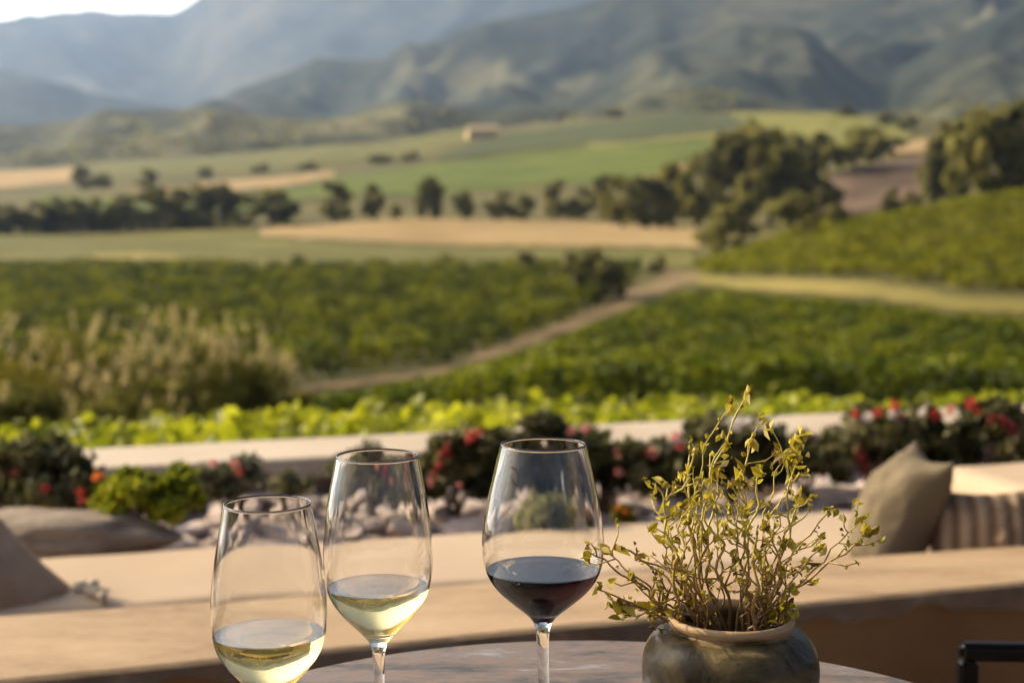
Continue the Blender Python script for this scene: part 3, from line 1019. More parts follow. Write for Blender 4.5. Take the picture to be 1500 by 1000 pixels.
# right hand pillows
pc = at_d(1318, 750, 3.24)
tag(pillow('pillow', pc, (-.85, -.12, .46), (.5, .0, 1), .225, .315, .17, M['pillow'], seed=3, wr=.013), 'olive linen pillow leaning at the right end of the bench', 'pillow')
pc2 = at_d(1440, 776, 3.16)
tag(pillow('pillow', pc2, (-.35, -.85, .3), (0, .2, 1), .25, .19, .10, M['striped'], seed=9, wr=.006), 'small tan striped cushion behind the olive pillow at the bench end', 'cushion')
# left hand pillow and its pale tassel
pl = at_d(-30, 897, 2.92)
pil = pillow('pillow', pl, (.45, -.80, .35), (-1, .1, .85), .36, .36, .2, M['pillow_brown'], seed=5, wr=.010)
tag(pil, 'grey brown pillow in shade at the left end of the bench', 'pillow')
mb = MB()
for (x, y, r, d) in [(112, 856, 12, 2.80), (130, 853, 11, 2.82), (136, 864, 10, 2.80), (145, 870, 9, 2.79), (121, 850, 8, 2.83), (126, 862, 9, 2.80)]:
    bm = bmesh.new()
    bmesh.ops.create_icosphere(bm, subdivisions=3, radius=r / FPX * d)
    c = at_z(x + 6, y + 4, ST + .012)
    for q in bm.verts: q.co = q.co * (1 + .18 * noise.noise(q.co * 120)) + c
    bm.verts.index_update()
    mb.add(([q.co.copy() for q in bm.verts], [tuple(z.index for z in fc.verts) for fc in bm.faces])); bm.free()
mb.build('tassel', M['cream'], pil)

# rock bed -------------------------------------------------------
wn0, wn1 = line_pts(((160, 684), (1250, 631)), CT, -3.2, 3.4)
wf0, wf1 = line_pts(((160, 655), (1250, 603)), CT, -3.2, 3.4)
BEDZ = .27
gb = []
S0, S1 = sf0 - UDIR * 1 + VDIR * .0, sf1 + UDIR * 3.0
bed_us = np.linspace(0, 1, 140); bed_vs = np.linspace(0, 1, 40)


def bedfn(u, v):
    a = S0.lerp(S1, u); b = (wn0 - UDIR * 0).lerp(wn1, u)
    p = a.lerp(b, v)
    return Vector((p.x, p.y, BEDZ + .02 * noise.fractal(Vector((p.x * 6, p.y * 6, 0)), .9, 2, 4) + .04 * (1 - v)))


tag(grid_obj('gravel_bed', bedfn, bed_us, bed_vs, M['gravel']), kind='structure')


def rock_mesh(seed, flat, mat, rr=1.0, sub=3, facet=True):
    bm = bmesh.new()
    bmesh.ops.create_icosphere(bm, subdivisions=sub, radius=rr)
    rn = random.Random(seed)
    pl_ = [(Vector((rn.gauss(0, 1), rn.gauss(0, 1), rn.gauss(0, 1))).normalized(), rn.uniform(.45, .8)) for _ in range(12)]
    for q in bm.verts:
        if facet:
            for n_, d_ in pl_:
                e_ = q.co.dot(n_) / rr - d_
                if e_ > 0: q.co -= n_ * e_ * rr * .85
            q.co = q.co.normalized() * q.co.length * 1.12
        c = q.co / rr
        # faceted look: cell based planes
        k = 1 + .28 * noise.noise(c * 1.3 + Vector((seed, 0, 0))) + .12 * noise.noise(c * 3 + Vector((0, seed, 0))) + .04 * noise.noise(c * 8 + Vector((0, seed, 3)))
        q.co = Vector((c.x * k, c.y * k * .8, c.z * k * flat)) * rr
    return bm


rp = [bm_obj('rock', rock_mesh(s * 3.7, f, None), M['rock'], None, True) for s, f in ((1, .36), (2, .42), (3, .24), (4, .5), (5, .28), (6, .34))]
used_r = 0
placed = []
tries = 0
while len(placed) < 110 and tries < 9000:
    tries += 1
    px = random.uniform(-20, 1390); v = random.random() ** 1.2
    yb = 815 + (745 - 815) * (px - 50) / 1200
    yt = 742 - (px / 1500) * 45
    py = yb + (yt - yb) * v - 2
    if px < 200 and py < 780: continue
    r = random.choice([.03, .045, .06, .08, .11]) * random.uniform(.8, 1.3)
    p = at_z(px, py, BEDZ + .03)
    if any((p - q).length < (r + s) * .75 for q, s in placed): continue
    # stay clear of the cushion's far edge
    k = (p - sf0).dot(VDIR)
    if k < r + .01: continue
    if len(placed) < len(rp): o = rp[len(placed)]
    else:
        o = random.choice(rp).copy(); COL.objects.link(o)
    placed.append((p, r))
    o.location = p + Vector((0, 0, r * .12)); o.scale = (r * random.uniform(.9, 1.3), r, r * random.uniform(.6, 1))
    o.rotation_euler = (random.uniform(-.2, .2), random.uniform(-.2, .2), random.uniform(0, 6.28))
    tag(o, 'mauve grey stone in the rock bed between the bench and the flowering wall', 'rock', 'stones in the rock bed')
bo = bm_obj('boulder', rock_mesh(2.2, .42, None, 1, 4, False), M['boulder'], None, True)
bo.location = at_d(70, 782, 3.52); bo.scale = (.27, .16, .15); bo.rotation_euler = (0, .06, .3)
tag(bo, 'large smooth pale boulder at the left end of the rock bed', 'boulder')
for (px, py, r, lb) in [(1215, 724, .16, 'broad flat mauve slab in the rock bed behind the olive pillow'), (1010, 742, .13, 'flat grey slab in the rock bed behind the potted twigs'), (330, 772, .10, 'flat pinkish slab beside the lime shrub in the rock bed')]:
    o = bm_obj('stone_slab', rock_mesh(px * .1, .3, None, 1, 4), M['rock'], None, True)
    o.location = at_z(px, py, BEDZ + .035); o.scale = (r, r * .8, r * .7)
    tag(o, lb, 'rock')

# far wall -------------------------------------------------------
fw = empty('garden_wall', (0, 0, 0))
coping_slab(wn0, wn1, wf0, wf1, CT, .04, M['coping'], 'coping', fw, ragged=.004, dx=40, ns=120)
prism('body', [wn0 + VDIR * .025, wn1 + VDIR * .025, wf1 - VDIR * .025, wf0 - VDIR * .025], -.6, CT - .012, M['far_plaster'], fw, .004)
tag(fw, 'far terrace wall with a pale flat coping above the flower bed', 'wall')

# patio ----------------------------------------------------------
pa = fn0 - UDIR * 6 + VDIR * .02; pb = fn1 + UDIR * 6 + VDIR * .02
tag(prism('patio', [pa - VDIR * 14, pb - VDIR * 14, pb, pa], -.45, 0, M['patio'], None, 0), kind='structure')

# ------------------------------------------------------------------ flowering plants along the far wall
def shrub(name, px, py, wpx, hpx, d, mat, n, ls, label, flowers=(), asp=.5, cat='shrub', up=.4, shape=1.0):
    """py: image row of its base"""
    b = at_d(px, py, d)
    b.z = min(b.z, BEDZ + .05) if b.z > BEDZ + .25 else b.z
    H = hpx / FPX * d; W = wpx / FPX * d
    root = empty(name, b)
    nc = 14
    if n > 900 and mat is M['shrub_dark']: n = int(n * .7)
    cl = []
    for k in range(nc):
        x = -.42 + .84 * (((k * 5) % nc) + random.random()) / nc; z = random.uniform(.2, .88) * (1 - shape * 1.1 * x * x)
        cl.append((x * W, random.uniform(-.3, .3) * min(W, .35), z * H, random.uniform(.10, .2) * min(W, H * 1.6), random.random()))
    c, bi = [], []
    for i in range(n):
        x, y, z, r, bb = cl[i % nc]
        v = Vector((random.gauss(0, 1), random.gauss(0, 1), random.gauss(0, 1))).normalized() * r * random.uniform(.4, 1.15)
        c.append((x + v.x, y + v.y, max(.005, z + v.z * .8))); bi.append(bb)
    leaf_obj('foliage', np.array(c), RNG.uniform(.6, 1.4, n) * ls, mat, root, np.array(bi), asp=asp, up=up)
    mb = MB()
    for k in range(8):
        x, y, z, r, bb = cl[k]
        mb.add(tube_arrays([(random.gauss(0, .01), random.gauss(0, .01), -.03), (x * .4, y * .4, z * .5), (x, y, z)], [.005, .004, .002], 5))
    mb.build('stem', M['bark'], root)
    for (fx, fy, fr, fm) in flowers:
        c0 = at_d(fx, fy, d - .10) - b
        ce, ax = [], []
        R = fr / FPX * d * random.uniform(.75, .95)
        for q in range(26):
            v = Vector((random.gauss(0, 1), random.gauss(0, 1), random.gauss(0, 1))).normalized()
            ce.append(c0 + v * R * random.uniform(.3, .8)); ax.append(v)
        leaf_obj('flower', np.array(ce), R * .42, M[fm], root, axis=np.array(ax), asp=.7)
    tag(root, label, cat, 'flowering plants along the far wall')
    return root


shrub('flowering_shrub', 55, 750, 190, 112, 3.85, M['shrub_dark'], 1500, .022, 'dark flowering shrub with pale blossoms at the far left end of the wall',
      [(35, 672, 11, 'petal_white'), (60, 668, 9, 'petal_pink'), (80, 678, 8, 'petal_pink'), (22, 690, 8, 'petal_pink'), (58, 716, 9, 'petal_crimson')])
shrub('flowering_shrub', 100, 752, 90, 70, 3.72, M['shrub_sage'], 420, .018, 'small sage shrub with bright red blooms left of the lime shrub',
      [(118, 722, 11, 'petal_red'), (120, 734, 9, 'petal_red'), (142, 697, 11, 'petal_orange'), (66, 716, 9, 'petal_crimson')])
shrub('lime_shrub', 210, 762, 160, 84, 3.62, M['shrub_lime'], 1500, .020, 'bright lime green shrub spilling over the rock bed', [(292, 686, 6, 'shrub_lime')])
shrub('flowering_shrub', 335, 742, 90, 84, 3.95, M['shrub_sage'], 450, .018, 'pale sage shrub with pink blooms behind the left wine glass',
      [(312, 678, 10, 'petal_pink'), (345, 680, 9, 'petal_pink'), (352, 690, 7, 'petal_red')])
shrub('flowering_shrub', 425, 735, 60, 50, 4.05, M['shrub_sage'], 220, .016, 'thin small sage plant between the left and middle wine glasses', [(416, 712, 6, 'shrub_lime')])
shrub('flowering_shrub', 545, 745, 110, 100, 4.0, M['shrub_sage'], 700, .018, 'sage shrub with reddish tips seen through the middle wine glass',
      [(572, 690, 11, 'petal_crimson'), (552, 684, 8, 'petal_pink'), (585, 704, 9, 'petal_pink')])
shrub('flowering_shrub', 668, 738, 130, 122, 4.05, M['shrub_dark'], 1300, .022, 'dark shrub with crimson and red blooms left of the red wine glass',
      [(690, 638, 13, 'petal_red'), (702, 632, 8, 'petal_red'), (652, 664, 12, 'petal_crimson'), (644, 680, 12, 'petal_crimson'), (636, 694, 10, 'petal_crimson'), (630, 706, 8, 'petal_pink'), (672, 710, 7, 'petal_pink'), (655, 650, 8, 'petal_crimson')])
shrub('flowering_shrub', 800, 738, 190, 142, 4.1, M['shrub_dark'], 2000, .024, 'tall dark shrub with pale grey tips behind the red wine glass',
      [(762, 620, 12, 'shrub_sage'), (800, 618, 12, 'shrub_sage'), (838, 630, 10, 'petal_pink'), (858, 628, 10, 'petal_pink'), (790, 604, 9, 'shrub_sage')])
shrub('flowering_shrub', 885, 735, 120, 118, 4.15, M['shrub_dark'], 1300, .022, 'dark shrub with dusty pink blooms right of the red wine glass',
      [(888, 650, 10, 'petal_pink'), (902, 664, 9, 'petal_pink'), (906, 690, 9, 'petal_pink'), (890, 640, 9, 'shrub_sage')])
shrub('flowering_shrub', 975, 728, 130, 90, 4.2, M['shrub_dark'], 1000, .022, 'low dark shrub with red and pink blooms left of the potted twigs',
      [(955, 664, 11, 'petal_pink'), (990, 640, 10, 'petal_pink'), (996, 654, 9, 'petal_red'), (948, 662, 7, 'petal_red')])
shrub('flowering_shrub', 1075, 725, 150, 132, 4.25, M['shrub_dark'], 1300, .022, 'shrub with white blossom behind the top of the potted twigs',
      [(1080, 622, 14, 'petal_white'), (1112, 624, 13, 'petal_white'), (1096, 616, 9, 'petal_white'), (1040, 604, 11, 'shrub_sage'), (1052, 616, 11, 'shrub_sage'), (1032, 630, 12, 'shrub_sage'), (1060, 600, 8, 'shrub_sage')])
shrub('flowering_shrub', 1180, 715, 130, 80, 4.3, M['shrub_dark'], 1000, .022, 'low dark shrub right of the potted twigs below the coping', [(1142, 668, 9, 'shrub_sage'), (1205, 664, 9, 'shrub_sage')])
shrub('flowering_shrub', 1275, 708, 130, 112, 4.35, M['shrub_dark'], 1400, .022, 'dark shrub with crimson spikes behind the olive pillow',
      [(1252, 606, 10, 'petal_red'), (1270, 612, 11, 'petal_white'), (1286, 604, 10, 'petal_red'), (1262, 668, 11, 'petal_crimson'), (1268, 684, 11, 'petal_crimson'), (1258, 656, 8, 'petal_crimson'), (1240, 640, 10, 'shrub_sage')])
shrub('flowering_shrub', 1368, 706, 140, 126, 4.4, M['shrub_dark'], 1700, .024, 'tall dark shrub with red and white blooms above the olive pillow',
      [(1310, 594, 12, 'petal_red'), (1308, 606, 12, 'petal_white'), (1370, 608, 12, 'petal_red'), (1350, 604, 10, 'petal_white'), (1392, 600, 9, 'petal_pink'), (1330, 620, 11, 'shrub_sage'), (1318, 610, 8, 'petal_pink'), (1400, 620, 12, 'shrub_sage'), (1345, 640, 10, 'shrub_sage')])
shrub('flowering_shrub', 1455, 704, 140, 120, 4.45, M['shrub_dark'], 1500, .024, 'dark shrub with scarlet and dusky blooms at the far right end of the wall',
      [(1424, 590, 12, 'petal_red'), (1432, 600, 9, 'petal_red'), (1452, 612, 10, 'petal_crimson'), (1470, 616, 12, 'petal_crimson'), (1484, 626, 12, 'petal_crimson'), (1440, 640, 9, 'shrub_sage')])
shrub('flowering_shrub', 1545, 704, 130, 120, 4.6, M['shrub_dark'], 1000, .024, 'dark shrub half outside the right edge of the view', [(1510, 620, 11, 'petal_crimson')])
shrub('reflection_tuft', 800, 782, 125, 74, 3.66, M['tuft'], 520, .020, 'small grey green tuft added behind the red wine glass for the twigs reflected in its bowl', cat='plant', asp=.3)  # added tuft standing in for the potted twigs' reflection in the glass
shrub('rock_plant', 912, 768, 36, 34, 3.75, M['brush_yellow'], 110, .014, 'tiny orange yellow plant in the rock bed beside the potted twigs', [(906, 742, 6, 'petal_orange'), (916, 748, 6, 'petal_orange')], cat='plant')

# bright vines just beyond the far wall
wm = (wf0 + wf1) / 2
for k, (off, zt, dens) in enumerate([(.55, .36, 190), (1.2, .29, 190), (1.9, .20, 170), (2.7, .10, 160), (3.6, -.02, 150)]):
    n = int(13.5 * dens)
    cc, bb = [], []
    for i in range(n):
        u = random.uniform(-6.2, 6.8)
        base = wm + UDIR * u + VDIR * (off + random.gauss(0, .16))
        e = noise.noise(Vector((u * 1.7, off * 3, 0))) + .5 * noise.noise(Vector((u * 5, off * 3, 6)))
        top = zt + .10 * e - .02 * max(0, u)
        z = top - abs(random.gauss(0, .16))
        cc.append((base.x, base.y, max(-.4, z))); bb.append(.5 + .6 * e)
    o = leaf_obj('vine_row', np.array(cc), RNG.uniform(.028, .058, n), M['vine_near'], None, np.clip(np.array(bb), 0, 1), asp=.8, up=.8)
    tag(o, ['bright yellow green vine row directly behind the pale coping', 'bright vine row second behind the pale coping', 'bright vine row third behind the pale coping', 'bright vine row fourth behind the pale coping', 'bright vine row farthest behind the pale coping'][k], 'vine row', 'bright vine rows behind the far wall')

# ------------------------------------------------------------------ table
TZ = EYE - .412
tc = Vector((.066, 1.018, 0))
tbl = empty('round_table', tc)
R = .386
tp = [(0, TZ - .03), (R - .012, TZ - .03), (R - .003, TZ - .027), (R, TZ - .02), (R, TZ - .008), (R - .0025, TZ - .0022), (R - .008, TZ), (R - .03, TZ), (R * .6, TZ), (0, TZ)]
v, f = lathe(tp, 128)
mesh_obj('table_top', v, f, M['table'], tbl, False)
v, f = lathe([(0, 0), (.2, 0), (.21, .008), (.2, .02), (.05, .04), (.03, .06), (.028, TZ - .05), (.08, TZ - .03), (0, TZ - .03)], 48)
mesh_obj('pedestal', v, f, M['black'], tbl, True)
tag(tbl, 'round weathered grey table carrying the wine glasses and the plant pot', 'table')

# ------------------------------------------------------------------ wine glasses
def wine_glass(px, d, outer_px, stem_px, level_py, wine_mat, wname, glabel, wlabel, th=.0013):
    base = at_d(px, 500, d); base.z = TZ + .0005
    zpx = lambda y: at_d(px, y, d).z - base.z
    k = d / FPX * 1.004
    # outer bowl profile from rim (top) to stem
    op = [(w * k, zpx(y)) for (y, w) in outer_px]
    bowl = catmull(op, 8)                       # top -> bottom
    root = empty('wine_glass', base)
    inner = []
    for i, p in enumerate(bowl):
        a = bowl[max(0, i - 1)]; b = bowl[min(len(bowl) - 1, i + 1)]
        t = np.array(b) - np.array(a); t /= np.linalg.norm(t)
        nrm = np.array([t[1], -t[0]])           # points inwards (down-going curve)
        if nrm[0] > 0: nrm = -nrm
        q = np.array(p) + nrm * th
        inner.append(q)
    zbot = zpx(outer_px[-1][0]) + .010
    inn = [q for q in inner if q[0] > .0035 and q[1] > zbot + .002]
    inn.append(np.array([inn[-1][0] * .55, zbot + .0007])); inn.append(np.array([0, zbot]))
    rim_o, rim_i = np.array(bowl[0]), np.array(inn[0])
    mid = (rim_o + rim_i) / 2 + np.array([0, th * .5])
    prof = [tuple(p) for p in bowl[::-1]] + [tuple(mid)] + [tuple(p) for p in inn]
    v, f = lathe([(max(0, r), z) for r, z in prof], 96)
    mesh_obj('bowl', v, f, M['glass'], root, True)
    sp = [(w * k, zpx(y)) for (y, w) in stem_px if zpx(y) > .038]
    st = [tuple(op[-1])] + [p for p in sp]
    rs = sp[-1][0]
    st = catmull(st, 6) + [np.array((rs, .03)), np.array((rs * 1.15, .014))]
    v, f = lathe([tuple(p) for p in st][::-1], 40)
    mesh_obj('stem', v, f, M['glass'], root, True)
    fr = .034
    ft = [(0, 0), (fr - .001, 0), (fr, .0008), (fr - .001, .0016), (fr * .6, .0035), (fr * .3, .007), (rs * 1.15, .014)]
    v, f = lathe(ft, 64)
    mesh_obj('foot', v, f, M['glass'], root, True)
    tag(root, glabel, 'wine glass', 'wine glasses on the table')
    # wine, sunk a hair into the glass
    zl = zpx(level_py)
    below = [q for q in inn if q[1] < zl]
    # interpolate the edge at the level
    j = len(inn) - len(below)
    a, b = inn[j - 1], inn[j]
    tt = (zl - a[1]) / (b[1] - a[1]); re = a[0] + (b[0] - a[0]) * tt
    e = .00025
    wp = [(0, zbot - e)] + [(q[0] + e, q[1]) for q in below[::-1] if q[0] > 1e-6] + [(re + e, zl), (re - .0004, zl - .0001), (re * .8, zl - .0003), (0, zl - .0003)]
    # keep z monotone at the lower end
    v, f = lathe(wp, 96)
    o = mesh_obj(wname, v, f, wine_mat, None, True)
    o.location = base
    tag(o, wlabel, 'wine')
    return root


wine_glass(388, 1.087, [(737, 65), (760, 68.5), (790, 74), (820, 79), (850, 83), (880, 85.6), (905, 86), (930, 83.5), (952, 77), (972, 64), (990, 47), (1004, 32), (1016, 20), (1026, 13)],
           [(1036, 9.5), (1055, 8), (1090, 7.5)], 926, M['white_wine'], 'white_wine', 'shorter leftmost wine glass half filled with white wine', 'pale white wine in the shorter leftmost glass')
wine_glass(551, 1.147, [(667, 61), (690, 65), (720, 71), (750, 76), (780, 79.5), (805, 81.3), (828, 81.5), (850, 79), (868, 74), (884, 65), (900, 52), (914, 38), (926, 26), (936, 17), (944, 12.5)],
           [(954, 10), (975, 8.7), (1000, 8), (1040, 7)], 858, M['white_wine'], 'white_wine', 'middle wine glass with white wine behind the shorter glass', 'golden white wine in the middle glass')
wine_glass(796, 1.21, [(650, 63), (675, 69), (700, 75), (730, 82), (760, 87.5), (785, 90.5), (805, 91), (822, 89), (838, 84), (852, 76), (866, 64), (879, 49), (891, 34), (901, 22), (910, 14.5)],
           [(922, 10.5), (945, 8.8), (970, 7.8), (1010, 7)], 833, M['red_wine'], 'red_wine', 'wide wine glass of red wine right of the white wines', 'dark red wine in the wide glass')

# ------------------------------------------------------------------ pot
PD = 1.12
pb_ = at_d(1076, 500, PD); pb_.z = TZ + .0004
kk = PD / FPX
pot = empty('clay_pot', pb_)
zr = lambda y: at_d(1076, y, PD).z - pb_.z
po = [(0, 0), (.040, 0), (.046, .003)] + [tuple(q) for q in catmull([(.048, .006), (.058, .02), (.0655, .035), (.0668, .050), (.0672, .062), (.0652, .0740), (.0592, .0842), (.0525, .0893), (.0470, .0908), (.0453, .0920), (.0470, .0945), (.0484, .0972)], 6)]
po += [(.0482, .0998), (.0464, .1013), (.0440, .1006), (.0428, .097), (.0415, .088), (.046, .07), (.046, .055), (0, .05)]
v, f = lathe(po, 96)
mesh_obj('body', v, f, M['pot'], pot, True)
v, f = lathe([(.0455, .074), (.03, .077), (.015, .0785), (0, .079)], 40)
for i in range(len(v)):
    x, y, z = v[i]; v[i] = (x, y, z + .003 * noise.noise(Vector((x * 150, y * 150, 0))))
mesh_obj('soil', v, f, M['soil'], pot, True)
tag(pot, 'squat olive glazed clay pot at the right side of the round table', 'pot')

# twigs ----------------------------------------------------------
plant = empty('twig_plant', pb_ + Vector((0, 0, .076)))
PB = plant.location
TIPS = [(1094, 580, 1), (1072, 591, 1), (1065, 646, 1), (1019, 661, 1), (955, 707, 2), (1002, 692, 2), (955, 771, 1), (1100, 648, 2), (1172, 652, 3), (1175, 692, 1), (1177, 727, 2), (1149, 674, 3),
        (1215, 749, 2), (1261, 758, 1), (1268, 775, 1), (1184, 824, 1), (1188, 850, 1), (859, 806, 1), (885, 803, 2), (903, 800, 1), (907, 885, 3), (876, 863, 1), (955, 885, 1), (969, 789, 1),
        (1052, 692, 2), (1087, 710, 3), (1131, 630, 1), (1118, 617, 1), (1039, 736, 2), (1004, 745, 2), (1149, 797, 2), (1096, 771, 1), (1123, 767, 1), (1153, 890, 3), (1136, 908, 2), (1060, 770, 1),
        (990, 830, 1), (1110, 810, 1), (940, 820, 1), (965, 850, 0), (1110, 690, 2), (1010, 860, 0), (1090, 850, 0), (1130, 850, 1),
        (980, 745, 1), (1075, 730, 1), (1205, 800, 1), (920, 845, 1)]
for i, (px, py, lv) in enumerate(TIPS):
    dz = random.uniform(-.035, .035) * (0.6 + (950 - py) / 400)
    tip = at_d(px, py, PD + dz) - PB
    a = math.atan2(tip.y + random.gauss(0, .01), tip.x + random.gauss(0, .01))
    br = random.uniform(.004, .030)
    b0 = Vector((br * math.cos(a), br * math.sin(a), -.004))
    L = (tip - b0).length
    mid1 = b0 + Vector((tip.x * .12, tip.y * .12, max(.02, tip.z * .42))) + Vector((random.gauss(0, .13 * L), random.gauss(0, .10 * L), 0))
    mid2 = b0.lerp(tip, .72) + Vector((random.gauss(0, .11 * L), random.gauss(0, .08 * L), random.uniform(.0, .14) * L))
    ns = 22
    pts = []
    for k in range(ns + 1):
        t = k / ns
        p = b0 * (1 - t) ** 3 + mid1 * 3 * t * (1 - t) ** 2 + mid2 * 3 * t * t * (1 - t) + tip * t ** 3
        wob = Vector((noise.noise(Vector((t * 7, i * 3.3, 0))), noise.noise(Vector((t * 7, i * 3.3, 9))), .4 * noise.noise(Vector((t * 7, i * 3.3, 19))))) * .011 * math.sin(math.pi * t)
        pts.append(p + wob)
    r0 = random.uniform(.0009, .0017)
    mb = MB()
    rad = [(r0 * (1 - .6 * k / ns)) * (1 + .18 * math.sin(k * 2.3 + i)) for k in range(ns + 1)]
    mb.add(tube_arrays(pts, rad, 7))
    lc, lax, lsz = [], [], []

    def put(p, ax, s, n=1, spread=.002):
        for _ in range(n):
            lc.append(p + Vector((random.gauss(0, spread), random.gauss(0, spread), random.gauss(0, spread))))
            lax.append(Vector(ax) + Vector((random.gauss(0, .5), random.gauss(0, .5), random.gauss(0, .5))))
            lsz.append(s * random.uniform(.45, 1.25))
    td = (pts[-1] - pts[-4]).normalized()
    put(pts[-1], td, .0050 if lv else .003, 4 + lv, .0026)
    nb = random.randint(3, 6) if L > .05 else random.randint(1, 3)
    for q in range(nb):
        k = random.randint(int(ns * .35), ns - 2)
        o = pts[k]; t = (pts[k + 1] - pts[k - 1]).normalized()
        side = t.orthogonal(); side.rotate(Matrix.Rotation(random.uniform(0, 6.28), 3, t))
        ll = random.uniform(.008, .030)
        e = o + (t * .6 + side * .8 + Vector((0, 0, .35))).normalized() * ll
        m_ = o.lerp(e, .5) + side * ll * .12
        mb.add(tube_arrays([o, m_, e], [r0 * .55, r0 * .45, r0 * .3], 5))
        put(e, (e - o).normalized(), .0036 if lv else .0026, random.randint(2, 4), .0016)
        if random.random() < .5: put(m_, side, .0022, 2, .001)
    for k in range(int(ns * .4), ns):
        if random.random() < .22:
            t = (pts[k + 1] - pts[k - 1]).normalized(); side = t.orthogonal(); side.rotate(Matrix.Rotation(random.uniform(0, 6.28), 3, t))
            put(pts[k] + side * .0025, side + t, .0026, random.randint(1, 2), .0008)
    if lv == 3:
        put(pts[-1] + td * .003, td, .0085, 5, .005)
        put(pts[-4], td, .0065, 4, .005)
    so = mb.build('stem', M['stem'], plant)
    leaf_obj('leaves', np.array([tuple(p) for p in lc]), np.array(lsz), M['bud'], so, axis=np.array([tuple(p) for p in lax]), asp=.55, fold=.3)
tag(plant, 'dry twiggy plant with yellow green buds growing from the olive clay pot', 'plant')

# ------------------------------------------------------------------ chair
def bar(bm, a, b, w, h, bev=.004):
    a, b = Vector(a), Vector(b)
    d = (b - a); L = d.length; d.normalize()
    up = Vector((0, 0, 1)) if abs(d.z) < .9 else Vector((0, 1, 0))
    s = d.cross(up).normalized(); u = s.cross(d).normalized()
    t = bmesh.new()
    vs = []
    for e in (0, L):
        for (x, y) in ((-1, -1), (1, -1), (1, 1), (-1, 1)):
            vs.append(t.verts.new(a + d * e + s * x * w / 2 + u * y * h / 2))
    for q in ((0, 3, 2, 1), (4, 5, 6, 7), (0, 1, 5, 4), (1, 2, 6, 5), (2, 3, 7, 6), (3, 0, 4, 7)):
        t.faces.new([vs[i] for i in q])
    bmesh.ops.bevel(t, geom=list(t.edges), offset=bev, segments=3, affect='EDGES')
    me = bpy.data.meshes.new('tmp'); t.to_mesh(me); t.free()
    bm.from_mesh(me); bpy.data.meshes.remove(me)
    return bm


CD = 1.75
ca = at_d(1418, 953, CD)
chair = empty('metal_armchair', (ca.x, ca.y, 0), (0, 0, math.radians(-3)))
az = ca.z
W_, D_ = -.52, .50
w = .022
for yy in (0, W_):
    bm = bmesh.new(); bar(bm, (-w / 2, yy, az), (D_, yy, az), w, w, .006); bm_obj('armrest', bm, M['black'], chair, False)
    bm = bmesh.new(); bar(bm, (0, yy, 0), (0, yy, az - w / 2 - .0005), w, w, .003); bm_obj('leg', bm, M['black'], chair, False)
    bm = bmesh.new(); bar(bm, (D_ + w / 2 + .001, yy, 0), (D_ + w / 2 + .001, yy, az + .2), w, w, .003); bm_obj('leg', bm, M['black'], chair, False)
bm = bmesh.new(); bar(bm, (w / 2 + .002, W_ / 2, .43), (D_ - .002, W_ / 2, .43), abs(W_) - w - .004, .03, .01); bm_obj('seat', bm, M['black'], chair, False)
bm = bmesh.new()
for k in range(6):
    z = .52 + k * .06
    bar(bm, (D_ + w / 2, W_ + w / 2 + .001, z), (D_ + w / 2, -w / 2 - .001, z), .012, .03, .003)
bm_obj('backrest', bm, M['black'], chair, False)
tag(chair, 'black metal armchair whose armrest shows beside the round table', 'chair')

# ------------------------------------------------------------------ haze
HAZE = dict(dens=.000067, col=(.54, .72, 1.0))
zmin = min((o.matrix_world @ Vector(c)).z for o in bpy.data.objects if o.name.startswith(('ground', 'mountains')) for c in o.bound_box)
zmax = max((o.matrix_world @ Vector(c)).z for o in bpy.data.objects if o.name.startswith(('ground', 'mountains')) for c in o.bound_box)
print('Z range', zmin, zmax)
bm = bmesh.new()
bmesh.ops.create_cube(bm, size=1)
xr = 14500
for q in bm.verts:
    q.co = Vector((q.co.x * 2 * xr, 9200 if q.co.y > 0 else -60, zmax + 30 if q.co.z > 0 else zmin - 2))
m, nt, out = new_mat('haze')
pv = N(nt, 'ShaderNodeVolumePrincipled')
pv.inputs['Color'].default_value = (*HAZE['col'], 1)
pv.inputs['Density'].default_value = HAZE['dens']
pv.inputs['Anisotropy'].default_value = .62
nt.links.new(pv.outputs[0], out.inputs['Volume'])
hz = bm_obj('haze', bm, m)
tag(hz, 'pale blue haze hanging over the valley and mountains', 'haze', kind='stuff')

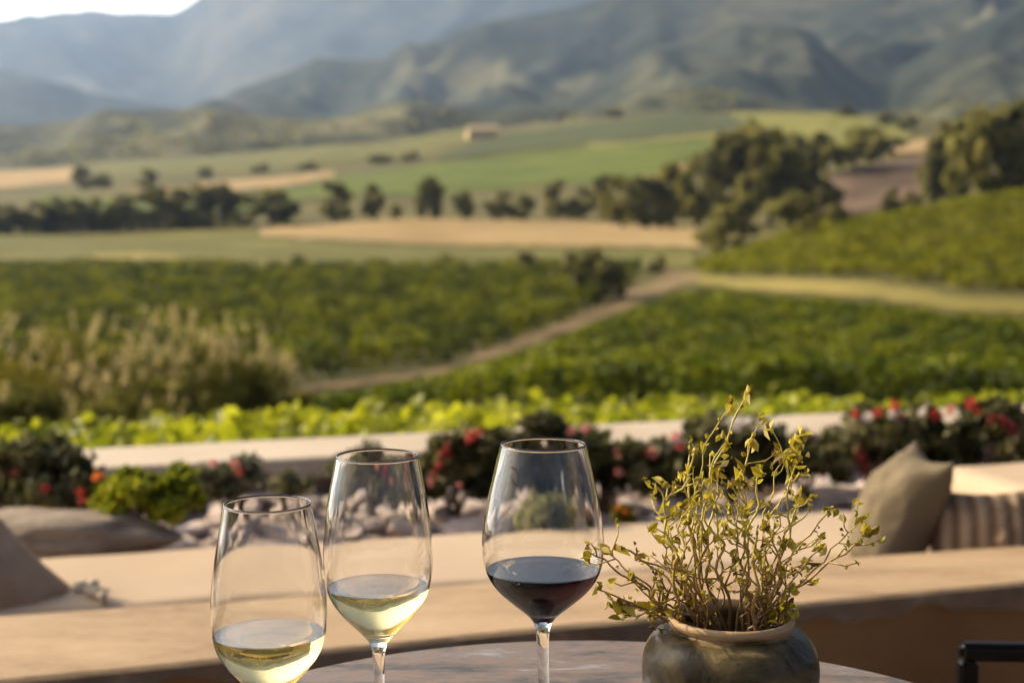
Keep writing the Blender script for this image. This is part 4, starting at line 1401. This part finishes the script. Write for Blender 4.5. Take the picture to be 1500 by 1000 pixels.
# ------------------------------------------------------------------ light
SAZ, SEL = math.radians(74), math.radians(31)      # azimuth to the left of the view direction
sd = Vector((-math.sin(SAZ) * math.cos(SEL), math.cos(SAZ) * math.cos(SEL), math.sin(SEL)))
sl = bpy.data.lights.new('sun', 'SUN'); sl.energy = 5.0; sl.angle = math.radians(.55); sl.color = (1, .83, .56)
so = bpy.data.objects.new('sun', sl); COL.objects.link(so)
so.rotation_euler = sd.to_track_quat('Z', 'Y').to_euler()
wd = bpy.data.worlds.new('World'); SC.world = wd; wd.use_nodes = True
nt = wd.node_tree; nt.nodes.clear()
o = nt.nodes.new('ShaderNodeOutputWorld'); bg = nt.nodes.new('ShaderNodeBackground'); sk = nt.nodes.new('ShaderNodeTexSky')
sk.sky_type = 'NISHITA'; sk.sun_disc = False; sk.sun_elevation = SEL; sk.sun_rotation = -SAZ % (2 * math.pi)
sk.dust_density = 7; sk.air_density = .8; sk.ozone_density = .6
bg.inputs[1].default_value = .125
# bright milky air low in the sky on the sun's side
wt = nt.nodes.new('ShaderNodeTexCoord')
gd = Vector((-.62, .75, .20)).normalized()
dp = nt.nodes.new('ShaderNodeVectorMath'); dp.operation = 'DOT_PRODUCT'; dp.inputs[1].default_value = gd
nt.links.new(wt.outputs['Generated'], dp.inputs[0])
mr = nt.nodes.new('ShaderNodeMapRange'); mr.interpolation_type = 'SMOOTHERSTEP'
nt.links.new(dp.outputs['Value'], mr.inputs[0])
mr.inputs[1].default_value = .72; mr.inputs[2].default_value = 1.0; mr.inputs[3].default_value = 0; mr.inputs[4].default_value = 17
gl = nt.nodes.new('ShaderNodeVectorMath'); gl.operation = 'SCALE'; gl.inputs[0].default_value = (1, .96, .90)
nt.links.new(mr.outputs[0], gl.inputs['Scale'])
ad = nt.nodes.new('ShaderNodeVectorMath'); ad.operation = 'ADD'
nt.links.new(sk.outputs[0], ad.inputs[0]); nt.links.new(gl.outputs[0], ad.inputs[1])
nt.links.new(ad.outputs[0], bg.inputs[0]); nt.links.new(bg.outputs[0], o.inputs[0])

vs = SC.view_settings
vs.view_transform = 'Standard'; vs.look = 'None'; vs.exposure = 0.52; vs.gamma = 1.0; vs.use_curve_mapping = False
SC.render.engine = 'CYCLES'
cy = SC.cycles
cy.max_bounces = 16; cy.transmission_bounces = 14; cy.glossy_bounces = 6; cy.diffuse_bounces = 3; cy.volume_bounces = 1; cy.transparent_max_bounces = 8
cy.caustics_refractive = False; cy.caustics_reflective = False
cy.sample_clamp_indirect = 6
cy.use_denoising = True
try: cy.denoiser = 'OPENIMAGEDENOISE'
except Exception: pass
# prototypes that were never placed leave no trace
for lst in PROT.values():
    for pr in lst:
        if pr.name not in USED:
            for ch in list(pr.children): bpy.data.objects.remove(ch)
            bpy.data.objects.remove(pr)
